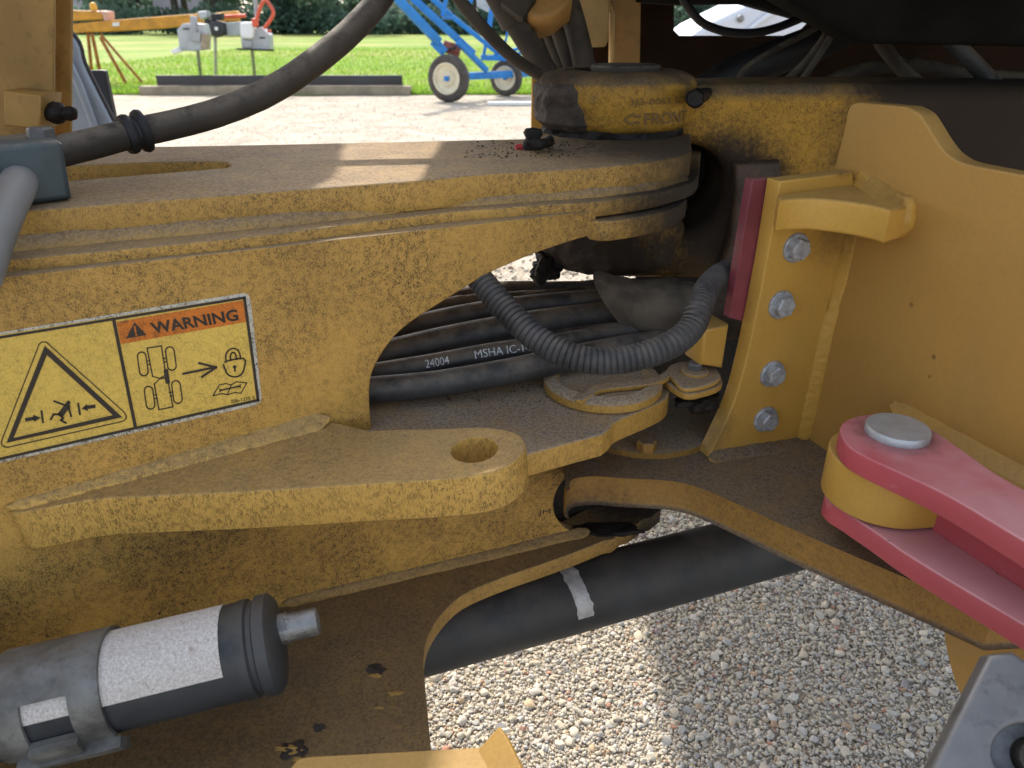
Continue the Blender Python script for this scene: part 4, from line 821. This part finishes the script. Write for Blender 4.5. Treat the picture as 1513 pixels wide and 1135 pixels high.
lock = [ln([tuple(q) for q in cr([(1256, 398), (1362, 378), (1366, 425), (1350, 465), (1318, 480), (1280, 472), (1261, 445)], 3, True)], 9, .0016), ln([tuple(q) for q in cr([(1264, 394), (1264, 350), (1296, 322), (1332, 334), (1346, 380)], 4)], 8, .0016), ln([tuple(q) for q in cr([(1290, 390), (1288, 360), (1302, 344), (1316, 354), (1322, 384)], 4)], 8, .0016), circ((1311, 425), 10, .0016), flat([(1308, 428), (1315, 427), (1320, 450), (1308, 452)], .0016)]
obj('padlock_symbol', join(*lock), M_dk, dc)
book = [ln([(1190, 586), (1226, 526), (1262, 518), (1292, 526), (1320, 508), (1380, 514), (1346, 572), (1310, 568), (1272, 580), (1240, 574)], 6, .0016, True), ln([(1292, 526), (1272, 578)], 5, .0016), ln([(1232, 556), (1340, 532)], 9, .0017), ln([(1226, 548), (1236, 556), (1228, 564)], 6, .0017), ln([(1346, 524), (1336, 532), (1346, 540)], 6, .0017)]
obj('manual_symbol', join(*book), M_dk, dc)
obj('part_number', text_mesh('226-1275 3', quadmap((1291, 628), (1424, 604), (1420, 587), (1288, 610), .0016), .01), M_dk, dc)
obj('paint_mark', text_mesh('JM', lambda a, b, z: W(795+18*a, 764-3*a-9*b, .0006), .0), M_dk, ff)
# upright plates at the left
YU = 1.06
def Up(u, v, dy=0): return py(u, v, YU+dy)
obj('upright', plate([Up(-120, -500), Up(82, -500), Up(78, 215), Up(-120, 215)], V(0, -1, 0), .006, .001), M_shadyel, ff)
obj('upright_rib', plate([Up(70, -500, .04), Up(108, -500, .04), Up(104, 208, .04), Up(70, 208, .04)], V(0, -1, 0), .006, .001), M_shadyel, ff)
obj('lit_plate_edge', bar(Up(82.7, -500, .003), Up(78.7, 214, .003), .0015, .0055, .0003), M_edge, ff)  # thin bright strip, painted light along the plate's edge
obj('lit_plate_edge', bar(Up(108.7, -500, .043), Up(104.7, 207, .043), .0015, .0055, .0003), M_edge, ff)  # likewise a painted light line, on the rib
obj('arm_shade_slab', plate([V(-2.4, .55, 1.45), V(-.50, .55, 1.45), V(-.42, 1.1, 1.45), V(-.39, 1.31, 1.45), V(-.45, 1.7, 1.45), V(-.6, 2.1, 1.45), V(-2.4, 2.1, 1.45)], V(0, 0, -1), .05, .01), M_shadyel, ff)  # unseen slab added overhead, outline shaped to shade the top plate
obj('grease_block', plate([Up(4, 134, -.05), Up(61, 141, -.05), Up(58, 192, -.05), Up(5, 186, -.05)], V(0, -1, 0), .05, .003), M_shadyel, ff)
gf = obj('grease_fitting', sweep([Up(60, 166, -.03), Up(72, 166, -.03)], .0105, .004, 16), M_grease, ff)
obj('fitting_body', lathe(Up(74, 167, -.03), unit(V(1, -.1, 0)), [(.006, -.006), (.0115, 0), (.0135, .008), (.0125, .014), (.007, .019), (.0085, .022), (.0095, .027), (.007, .033), (.002, .035)], 20, .002, 90), M_grease, gf)
obj('grease_drip', lump(Up(103, 173, -.03), .005, (1.6, .8, .9), 3, .4), plain('red_grease', (.45, .02, .02), .25), gf)

# ================================================================== loose parts, hoses and links (each a thing)
# pipe clamp block on the top plate
cb = thing('pipe_clamp', tuple(hz(60, 300, ZT)), 'dark blue grey clamp block bolted on the left end of the top plate', 'clamp')
NC = unit(V(.62, -.78, 0)); PC = hz(104, 298, ZT)
CL = lambda u, v, off=0.: pl(u, v, PC+NC*off, NC)
fpc = [CL(u, v) for u, v in [(-60, 222), (0, 215), (84, 207), (93, 213), (107, 294), (60, 301), (-60, 322)]]
obj('clamp_body', plate(fpc, NC, .075, .005, res=3), plain('blue_grey_clamp_paint', (.035, .055, .062), .5, 0, .35, 14, 200, .2, dust=.7, dustcol=(.20, .17, .125)), cb)
obj('bolt_head', placed(hexhead(.0125, .010), CL(62, 204, -.035), V(0, 0, 1), .2), M_steel, cb)
tag(obj('steel_pipe', sweep([CL(32, 262, -.02), CL(22, 282, .02), CL(-2, 335, .06), CL(-28, 410, .10)], .0155, .006, 24), plain('grey_pipe', (.21, .21, .205), .6, .2, .15, 12, 300, .15, dust=.3)), 'pale grey steel pipe curving down out of the clamp block at the left edge', 'pipe')
# hose with grommet
hp = [at(60, 232, .80), at(100, 221, .82), at(150, 209, .85), at(203, 195.5, .88), at(270, 181, .90), at(335, 162, .92), at(400, 134, .94), at(460, 95, .96), at(515, 50, .98), at(560, 0, 1.0), at(590, -60, 1.02)]
hs = thing('rubber_hose', tuple(hp[3]), 'thick black rubber hose with a round grommet, crossing the lawn and top plate', 'hose')
obj('hose_body', sweep(hp, .0165, .006, 24, wob=.02), M_hosed, hs)
tg = unit(hp[4]-hp[2]); obj('grommet', lathe(hp[3], tg, [(.0165, -.016), (.021, -.0155), (.0225, -.010), (.0215, -.006), (.0190, -.004), (.0192, -.001), (.0225, .001), (.0245, .005), (.0235, .009), (.0165, .011)], 40), M_black, hs)
# red grease and cap on the top plate
gc = thing('grease_cap', tuple(hz(785, 218, ZT)), 'black rubber cap smeared with red grease lying beside the upper hinge', 'cap')
obj('cap_body', lathe(hz(786, 221, ZT), V(.1, 0, 1), [(.004, 0), (.013, .001), (.0125, .010), (.010, .014), (.012, .020), (.010, .026), (.003, .028)], 20, .004, 80), M_grease, gc)
obj('cap_stem', sweep([hz(788, 212, ZT+.012), hz(800, 212, ZT+.012), hz(812, 209, ZT+.008)], .007, .003, 12, wob=.4), M_grease, gc)
obj('red_grease', lump(hz(769, 218, ZT+.002), .006, (1.3, 1, .6), 6, .8), plain('red_grease_smear', (.42, .03, .03), .3), gc)

def hose(name, pts, r, mat, label, cat='hose', group=None, **k):
    return tag(obj(name, sweep(pts, r, .008, k.pop('seg', 20), **k), mat), label, cat, group)
G1 = 'black hoses running through the joint'
hose('rubber_hose', [at(470, 588, .905), at(547, 577, .91), at(640, 568, .92), at(740, 551, .94), at(830, 532, .97), at(930, 512, 1.01), at(1060, 490, 1.08)], .0165, M_hose, 'lowest thick black hose through the joint, just above the lower hitch plate', 'hose', G1)
msha = [at(470, 567, .95), at(560, 551, .95), at(640, 538, .96), at(720, 523, .97), at(800, 512, .99), at(880, 498, 1.03), at(960, 487, 1.05), at(1060, 475, 1.08)]
ht = thing('rubber_hose', tuple(msha[3]), 'black hose with white printed lettering under the corrugated conduit', 'hose', G1)
obj('hose_body', sweep(msha, .0135, .008, 20), M_hose, ht)
def on_hose(pts, r, s0, s1, lift=.0007):
    P, s = resample(cr(pts, 10), .004); P, T, N, B = frames(P)
    def f(a, b, z):
        q = s0+(s1-s0)*a; p = V(*[np.interp(q, s, P[:, k]) for k in range(3)]); t = V(*[np.interp(q, s, T[:, k]) for k in range(3)])
        tc = unit(Cw-p); up = unit(V(0, 0, 1)-t*t[2]); fr = unit(tc-t*np.dot(tc, t)); ang = (b-.5)*.75+.12
        up2 = unit(np.cross(t, fr)); up2 = up2 if up2[2] > 0 else -up2
        return p+(fr*math.cos(ang)+up2*math.sin(ang))*(r+lift)
    return f
def arcs(pts, u):
    P, s = resample(cr(pts, 10), .004); us = np.array([756.5+FPX*np.dot(p-Cw, Rw)/depth(p) for p in P]); return float(np.interp(u, us, s))
obj('hose_print', text_mesh('MSHA IC-140', on_hose(msha, .0135, arcs(msha, 700), arcs(msha, 786)), .0, 0, (8, 8)), M_letter, ht)
obj('hose_print', text_mesh('24004', on_hose(msha, .0135, arcs(msha, 628), arcs(msha, 663)), .0, 0, (4, 8)), M_letter, ht)
hose('rubber_hose', [at(480, 545, 1.0), at(575, 524, 1.0), at(660, 504, 1.02), at(760, 485, 1.04), at(860, 470, 1.09), at(950, 460, 1.1), at(1060, 450, 1.13)], .0205, M_hose, 'thick grey black hose above the printed hose, entering the textile sleeve', 'hose', G1)
hose('rubber_hose', [at(500, 510, 1.08), at(600, 485, 1.08), at(700, 464, 1.09), at(790, 452, 1.1), at(900, 443, 1.12), at(1040, 436, 1.15)], .0165, M_hose, 'fourth black hose from below through the joint, dusty on top', 'hose', G1)
hose('rubber_hose', [at(560, 478, 1.15), at(650, 452, 1.15), at(720, 443, 1.16), at(800, 438, 1.17), at(900, 431, 1.18), at(1000, 424, 1.19)], .0105, M_hosed, 'thin dirt caked hose above the thicker black hoses', 'hose', G1, wob=.15)
hose('rubber_hose', [at(580, 465, 1.22), at(660, 440, 1.22), at(740, 427, 1.23), at(820, 427, 1.24), at(900, 424, 1.25), at(1000, 420, 1.26)], .0125, M_hosed, 'topmost tan dusty hose under the lower hinge boss', 'hose', G1, wob=.08)
hose('rubber_hose', [at(700, 462, 1.19), at(780, 447, 1.2), at(860, 440, 1.21), at(960, 436, 1.22)], .009, M_hosed, 'thin dark hose tucked between the caked hose and the thick hoses', 'hose', G1, wob=.05)
hose('rubber_hose', [at(500, 560, 1.06), at(600, 540, 1.06), at(720, 514, 1.06), at(840, 497, 1.05), at(980, 482, 1.05), at(1080, 472, 1.08)], .012, M_hose, 'dark hose showing in the gap behind the printed hose', 'hose', G1)
hose('rubber_hose', [at(560, 500, 1.2), at(640, 472, 1.2), at(740, 456, 1.2), at(860, 448, 1.21), at(1000, 440, 1.22)], .012, M_hosed, 'dusty hose deep behind the thick upper hoses', 'hose', G1, wob=.06)
# corrugated conduit
cpts = [at(655, 372, .905), at(690, 392, .885), at(722, 428, .865), at(752, 462, .850), at(790, 498, .835), at(835, 524, .825), at(885, 534, .82), at(940, 528, .82), at(990, 510, .825), at(1020, 486, .835), at(1034, 455, .85), at(1046, 425, .90), at(1068, 404, .97), at(1100, 394, 1.04)]
rc_ = lambda s: .0153*(1-.11*(0, 0, .04, .0, .0, .15, 1, .85)[int((s/.0066) % 1*8)])
tag(obj('corrugated_conduit', sweep(cpts, rc_, .000825, 24, ctrl=14), M_corr), 'black corrugated conduit looping in front of the hoses', 'conduit')
# textile sleeve
sp_ = [at(905, 452, 1.07), at(950, 460, 1.06), at(1000, 462, 1.06), at(1060, 462, 1.08), at(1110, 462, 1.1)]
P_, s_ = resample(cr(sp_, 8), .006); P_, T_, N_, B_2 = frames(P_); vs = []; fs = []; seg = 36
for i in range(len(P_)):
    for k in range(seg):
        a = 2*math.pi*k/seg; d = N_[i]*math.cos(a)+B_2[i]*math.sin(a); up = d[2]; tcam = np.dot(d, unit(Cw-P_[i]))
        sh = T_[i]*(-up*.045-.0)*max(0, 1-i/14); r = .043*(1+.05*mnoise.noise(Vector(P_[i]*30+d))+.06*mnoise.noise(Vector(P_[i]*55+d*2.2))+.022*math.sin(i*1.7+5*mnoise.noise(Vector(P_[i]*20+d)))-.10*max(0, -up))
        vs.append(P_[i]+d*r+sh+T_[i]*.012*max(0, 1-i/8))
for i in range(len(P_)-1):
    for k in range(seg): fs.append((i*seg+k, i*seg+(k+1) % seg, (i+1)*seg+(k+1) % seg, (i+1)*seg+k))
tag(obj('textile_sleeve', mesh(vs, fs, ang=80), M_fabric), 'brown woven sleeve wrapped round the hoses under the hinge', 'sleeve')
# hoses at the top centre
G2 = 'hoses running down behind the upper hinge'
hose('rubber_hose', [at(655, -40, 1.2), at(683, 5, 1.22), at(720, 48, 1.25), at(757, 84, 1.3), at(800, 112, 1.36), at(850, 135, 1.42)], .0105, M_hosed, 'thin hose slanting down to the right in front of the blue elevator', 'hose', G2)
hb2 = [at(722, -40, 1.35), at(748, 10, 1.36), at(775, 55, 1.38), at(800, 95, 1.42), at(830, 140, 1.46)]
h2 = thing('rubber_hose', tuple(hb2[1]), 'thick hose with a wide crimp collar left of the upper hinge', 'hose', G2)
obj('hose_body', sweep(hb2, .021, .01, 22), M_hosed, h2); obj('crimp_collar', sweep([at(718, -45, 1.35), at(748, 8, 1.36), at(762, 34, 1.37)], .0275, .006, 24), M_hosed, h2)
for pts, r, lab in (([at(780, 10, 1.5), at(800, 60, 1.5), at(825, 110, 1.52)], .014, 'first narrow hose right of the thick collared hose'), ([at(796, 10, 1.48), at(812, 55, 1.48), at(835, 110, 1.5)], .012, 'second narrow hose right of the thick collared hose'), ([at(812, 10, 1.46), at(828, 55, 1.46), at(848, 110, 1.48)], .015, 'brownish narrow hose beside the widest dark hose'), ([at(836, -10, 1.42), at(849, 35, 1.42), at(860, 80, 1.43), at(868, 125, 1.45)], .021, 'widest dark hose with a faint red mark just above the upper hinge')):
    hose('rubber_hose', pts, r, M_hosed, lab, 'hose', G2)
ft = thing('hose_fitting', tuple(at(800, 0, 1.33)), 'tan yellow hose fitting block with hexagon nut at the top edge', 'fitting')
obj('fitting_block', plate([at(757, -60, 1.33), at(764, 0, 1.33), at(784, 25, 1.33), at(800, 28, 1.33), at(818, 24, 1.33), at(846, 2, 1.33), at(852, -60, 1.33)], -Fw, .08, .008), M_amber, ft)
obj('hex_nut', placed(hexhead(.026, .045), at(752, -6, 1.33), unit(at(800, 30, 1.33)-at(752, -6, 1.33))), M_hosed, ft)
# dark wires in the bay
hose('cable', [py(1005, -10, 1.7), py(1018, 12, 1.7), py(1040, 35, 1.7), py(1080, 48, 1.7), py(1130, 46, 1.7), py(1190, 24, 1.7), py(1240, -5, 1.7)], .0085, M_black, 'black cable sagging across the frame opening', 'cable')
hose('cable', [py(1088, 130, 1.5), py(1100, 104, 1.5), py(1140, 76, 1.52), py(1190, 50, 1.55), py(1240, 20, 1.6)], .006, M_hosed, 'thin grey cable rising below the frame opening', 'cable')
hose('cable', [py(1150, 130, 1.45), py(1190, 92, 1.45), py(1222, 50, 1.46), py(1250, 0, 1.5)], .007, M_hosed, 'left one of two dim cables behind the side panel top', 'cable', 'dim cables in the dark bay')
hose('cable', [py(1176, 130, 1.43), py(1206, 88, 1.43), py(1230, 50, 1.44), py(1262, 0, 1.5)], .006, M_hosed, 'right one of two dim cables left of the side panel top', 'cable', 'dim cables in the dark bay')
hose('hydraulic_hose', [py(1380, 165, 1.3), py(1420, 145, 1.3), py(1470, 130, 1.3), py(1500, 150, 1.28), py(1490, 190, 1.28), py(1478, 230, 1.3)], .010, M_hosed, 'brownish hose curling in the dark bay above the side panel', 'hose')

hose('hydraulic_hose', [py(1285, 10, 1.5), py(1300, 60, 1.5), py(1340, 110, 1.5), py(1390, 150, 1.5), py(1430, 215, 1.5)], .012, M_hosed, 'dim hose dropping behind the S curve of the side panel', 'hose')
hose('hydraulic_hose', [py(1405, 60, 1.34), py(1450, 105, 1.34), py(1480, 140, 1.33), py(1500, 200, 1.33), py(1530, 250, 1.33)], .013, M_hose, 'dark hose near the right edge above the side panel', 'hose')
hose('duct', [py(1020, 150, 1.62), py(1080, 112, 1.62), py(1150, 84, 1.62), py(1230, 52, 1.62), py(1290, 10, 1.62)], .034, M_black, 'thick black duct rising to the right behind the hinge arm', 'duct')
hose('hydraulic_hose', [py(1190, 140, 1.58), py(1260, 108, 1.58), py(1340, 96, 1.58), py(1440, 112, 1.58), py(1540, 118, 1.58)], .014, M_hosed, 'dim hose running level behind the side panel top', 'hose')
# near front wheel of the machine, unseen at left, added to block skylight
wc = V(-1.32, -.12, .66)
fwt = obj('wheel', lathe(wc, NW, [(.36, -.20), (.60, -.21), (.655, -.16), (.66, 0), (.655, .16), (.60, .21), (.36, .20)], 56, ring=True), M_tyre, ff)
obj('rim', lathe(wc, NW, [(.365, -.15), (.365, .17), (.33, .16), (.30, .05), (.10, .03), (.09, .10), (.001, .10)], 40), M_shadyel, fwt)
# black tube with silver tape
tb0, tb1 = V(*hz(560, 958, .40)), V(*hz(1300, 760, .405)); tr_ = .0515
ttx = thing('drive_tube', tuple((tb0+tb1)/2), 'thick black tube with a band of silver tape running under the joint', 'tube')
obj('tube_body', sweep([tb0-(tb1-tb0)*.3, tb0, (tb0+tb1)/2, tb1, tb1+(tb1-tb0)*.25], tr_, .05, 56), plain('black_tube_paint', (.026, .026, .026), .6, 0, .35, 9, 60, .15, dust=.4, dustcol=(.10, .08, .06), spot=.2), ttx)
ax_ = unit(tb1-tb0); vs = []; fs = []; na = 26; nb_ = 10
P0, P1 = None, None
def tube_u(u): 
    lo, hi = 0., 1.
    for _ in range(40):
        m_ = (lo+hi)/2; p = tb0+(tb1-tb0)*m_
        if 756.5+FPX*np.dot(p-Cw, Rw)/depth(p) < u: lo = m_
        else: hi = m_
    return tb0+(tb1-tb0)*lo
ta, tbb = tube_u(829), tube_u(851); tc = unit(Cw-ta); fr = unit(tc-ax_*np.dot(tc, ax_)); up = unit(np.cross(ax_, fr)); up = up if up[2] > 0 else -up
for i in range(na):
    ang = 1.5-i/(na-1)*2.15
    for j in range(nb_):
        q = j/(nb_-1); jag = .004*mnoise.noise(Vector((i*.45, 3+q*2, 0)))*(1 if j in (0, nb_-1) else 0)
        vs.append(ta+(tbb-ta)*q+ax_*(jag-.006*math.sin(ang))+(fr*math.cos(ang)+up*math.sin(ang))*(tr_+.0008+.0005*mnoise.noise(Vector((i*.8, j*.9, 5)))))
for i in range(na-1):
    for j in range(nb_-1): fs.append((i*nb_+j, i*nb_+j+1, (i+1)*nb_+j+1, (i+1)*nb_+j))
obj('tape_band', mesh(vs, fs, ang=70), M_tape, ttx)

# red steering lock link
rl = thing('lock_link', (pc[0], pc[1], ZL), 'faded red steering lock link pinned to the yellow lug', 'link')
ZRT = ZL+.0255
top = [tuple(q) for q in cr([(1513, 799), (1402, 733), (1324, 696), (1283, 677), (1255, 660), (1243, 642), (1242, 630), (1254, 619), (1283, 612), (1316, 613), (1349, 621), (1386, 640), (1428, 669), (1469, 698), (1513, 723)], 4)]
top = [(1640, 874)]+top+[(1640, 800)]
obj('upper_arm', plate([hz(u, v, ZRT) for u, v in top], V(0, 0, 1), .0235, .0018), M_red, rl)
ZRB = ZL-.053
low = [tuple(q) for q in cr([(1513, 923), (1400, 856), (1334, 815), (1300, 791), (1252, 759), (1226, 742), (1219, 728), (1232, 715), (1275, 705), (1340, 715), (1400, 745), (1513, 812)], 4)]
low = [(1640, 1000)]+low+[(1640, 890)]
obj('lower_arm', plate([hz(u, v, ZRB) for u, v in low], V(0, 0, 1), .024, .0018), M_red, rl)
wa, wb = hz(1376, 783, ZRB), hz(1640, 956, ZRB); dv = unit(V(wb[0]-wa[0], wb[1]-wa[1], 0)); 
nn = V(dv[1], -dv[0], 0); nn = nn if nn[1] < 0 else -nn
obj('web', plate([wa, wb, wb+V(0, 0, .054), wa+V(0, 0, .054)], nn, .012, .001), M_red, rl)
tag(obj('link_pin', lathe(V(pc[0], pc[1], ZRT), V(0, 0, 1), [(.001, -.105), (.028, -.105), (.028, -.001), (.0308, 0), (.0308, .0063), (.0295, .008), (.001, .0083)], 48), M_zinc), 'round grey zinc pin head standing on the red link', 'pin')

# canister at the lower left
q0, q1 = at(-60, 1062, .655), at(412, 948, .70); axc = unit(q1-q0); LcN = np.linalg.norm(q1-q0); rC = .0435
cn = thing('receiver_canister', tuple((q0+q1)/2), 'dark cylinder canister with worn white label and grey clamp band', 'canister')
obj('canister_body', lathe(q0-axc*.1, axc, [(rC-.004, 0), (rC, .004), (rC, LcN+.1-.032), (rC+.001, LcN+.1-.03), (rC+.001, LcN+.1-.022), (rC-.002, LcN+.1-.020), (rC-.002, LcN+.1-.016), (rC+.002, LcN+.1-.014), (rC+.002, LcN+.1-.004), (rC-.003, LcN+.1), (.012, LcN+.1+.004)], 64), M_dkgrey, cn)
def sbyu(u):
    lo, hi = 0, LcN
    for _ in range(40):
        m_ = (lo+hi)/2; p = q0+axc*m_
        if 756.5+FPX*np.dot(p-Cw, Rw)/depth(p) < u: lo = m_
        else: hi = m_
    return lo
fc = unit(Cw-q1); frc = unit(fc-axc*np.dot(fc, axc)); upc = unit(np.cross(axc, frc)); upc = upc if upc[2] > 0 else -upc
def cyl_patch(s0, s1, a0, a1, r, th, na=30, ns=6, hole=None):
    """curved sheet on the canister, with thickness."""
    vs = []; fs = []
    for lay in (0, 1):
        for i in range(na+1):
            a = a0+(a1-a0)*i/na
            for j in range(ns+1):
                vs.append(q0+axc*(s0+(s1-s0)*j/ns)+(frc*math.cos(a)+upc*math.sin(a))*(r+th*lay))
    K = (na+1)*(ns+1); I = lambda l, i, j: l*K+i*(ns+1)+j; keep = lambda i, j: not (hole and hole[0] <= i < hole[1] and hole[2] <= j < hole[3])
    for i in range(na):
        for j in range(ns):
            if not keep(i, j): continue
            fs.append((I(1, i, j), I(1, i, j+1), I(1, i+1, j+1), I(1, i+1, j))); fs.append((I(0, i, j), I(0, i+1, j), I(0, i+1, j+1), I(0, i, j+1)))
            for di, dj, e0, e1 in ((-1, 0, (i, j), (i, j+1)), (1, 0, (i+1, j+1), (i+1, j)), (0, -1, (i+1, j), (i, j)), (0, 1, (i, j+1), (i+1, j+1))):
                ii, jj = i+di, j+dj
                if not (0 <= ii < na and 0 <= jj < ns) or not keep(ii, jj): fs.append((I(1, *e0), I(0, *e0), I(0, *e1), I(1, *e1)))
    return mesh(vs, fs, ang=30)
def label_mat():
    g = G('worn_white_label'); n = g.noise(420, 3, .7); c = g.mix(g.ss(n, .35, .62), (.60, .56, .52), (.44, .40, .36)); c = g.mix(g.ss(g.noise(700, 2, .6), .60, .68, 0, .6), c, (.13, .11, .09))
    c = g.mix(g.ss(g.noise(60, 4, .6), .62, .72, 0, .6), c, (.25, .17, .11)); return g.done(c, .75, 0, n, .2, .0006)
obj('label', cyl_patch(sbyu(-80), sbyu(342), 1.75, -.42, rC+.0001, .0005, 30, 16), label_mat(), cn)
s0, s1 = sbyu(22), sbyu(176)
bd = obj('clamp_band', cyl_patch(s0, s1, 2.2, -1.25, rC+.001, .0035, 40, 14, (26, 35, 4, 10)), M_clamp, cn)
obj('band_lip', cyl_patch(s0+.008, s1+.004, -1.18, -1.6, rC+.0045, .010, 6, 4), M_clamp, bd); obj('tongue', cyl_patch(s0+(s1-s0)*.28, s0+(s1-s0)*.72, -.86, -1.16, rC+.0046, .007, 6, 4), M_clamp, bd)
pt = q1+axc*.0035+upc*.010
obj('port', lathe(pt, axc, [(.014, -.004), (.0145, .006), (.0128, .008), (.0128, .032), (.0120, .034), (.001, .034)], 28, .0006, 300), M_bright, cn)
# yellow bracket at the bottom edge
yb = thing('yellow_bracket', tuple(at(640, 1110, .66)), 'clean yellow folded bracket with pointed corner at the bottom edge', 'bracket')
zbk2 = at(600, 1100, .64)[2]
obj('bracket_top', plate([hz(u, v, zbk2) for u, v in [(440, 1122), (455, 1118), (640, 1108), (712, 1104), (722, 1135), (730, 1260), (360, 1260), (400, 1170)]], V(0, 0, 1), .008, .001), M_flange, yb)
a_, b_ = hz(706, 1108, zbk2), hz(722, 1180, zbk2); nY = V(1, -.3, 0)
tp = at(731, 1070, depth(a_)+.0)
obj('bracket_gusset', plate([a_, tp, at(741, 1084, depth(a_)-.01), at(764, 1135, depth(a_)-.04), at(780, 1220, depth(a_)-.06), at(720, 1220, depth(a_)-.06)], V(.6, -1, .2), .006, .0008), M_flange, yb)
# grey steel plate at the lower right corner
gpN = unit(Cw-at(1470, 1050, .52)); gpN = unit(V(-.30, -.62, .72)); gP = at(1460, 1050, .52)
def GP(u, v, off=0): return pl(u, v, gP+gpN*off, gpN)
gh = [GP(1513+46*math.cos(t), 1112+42*math.sin(t)) for t in np.linspace(0, 6.283, 33)[:-1]]
gs = thing('steel_clevis', tuple(gP), 'bare grey steel clevis plate with a hole at the lower right corner', 'clevis')
obj('clevis_plate', plate([GP(u, v) for u, v in [(1461, 967), (1497, 963), (1700, 1100), (1700, 1300), (1290, 1300), (1376, 1135)]], gpN, .03, .004, [gh], res=3), M_steel, gs)
obj('hole_back', lathe(GP(1520, 1114, -.034), gpN, [(.001, -.01), (.05, -.01), (.05, 0), (.001, 0)], 32), M_galv, gs)
obj('rusty_pin', lathe(GP(1535, 1122, -.02), gpN, [(.001, -.03), (.014, -.03), (.014, 0), (.012, .003), (.001, .004)], 30), M_hosed, gs)

S.cycles.max_bounces = 6; S.cycles.use_denoising = True
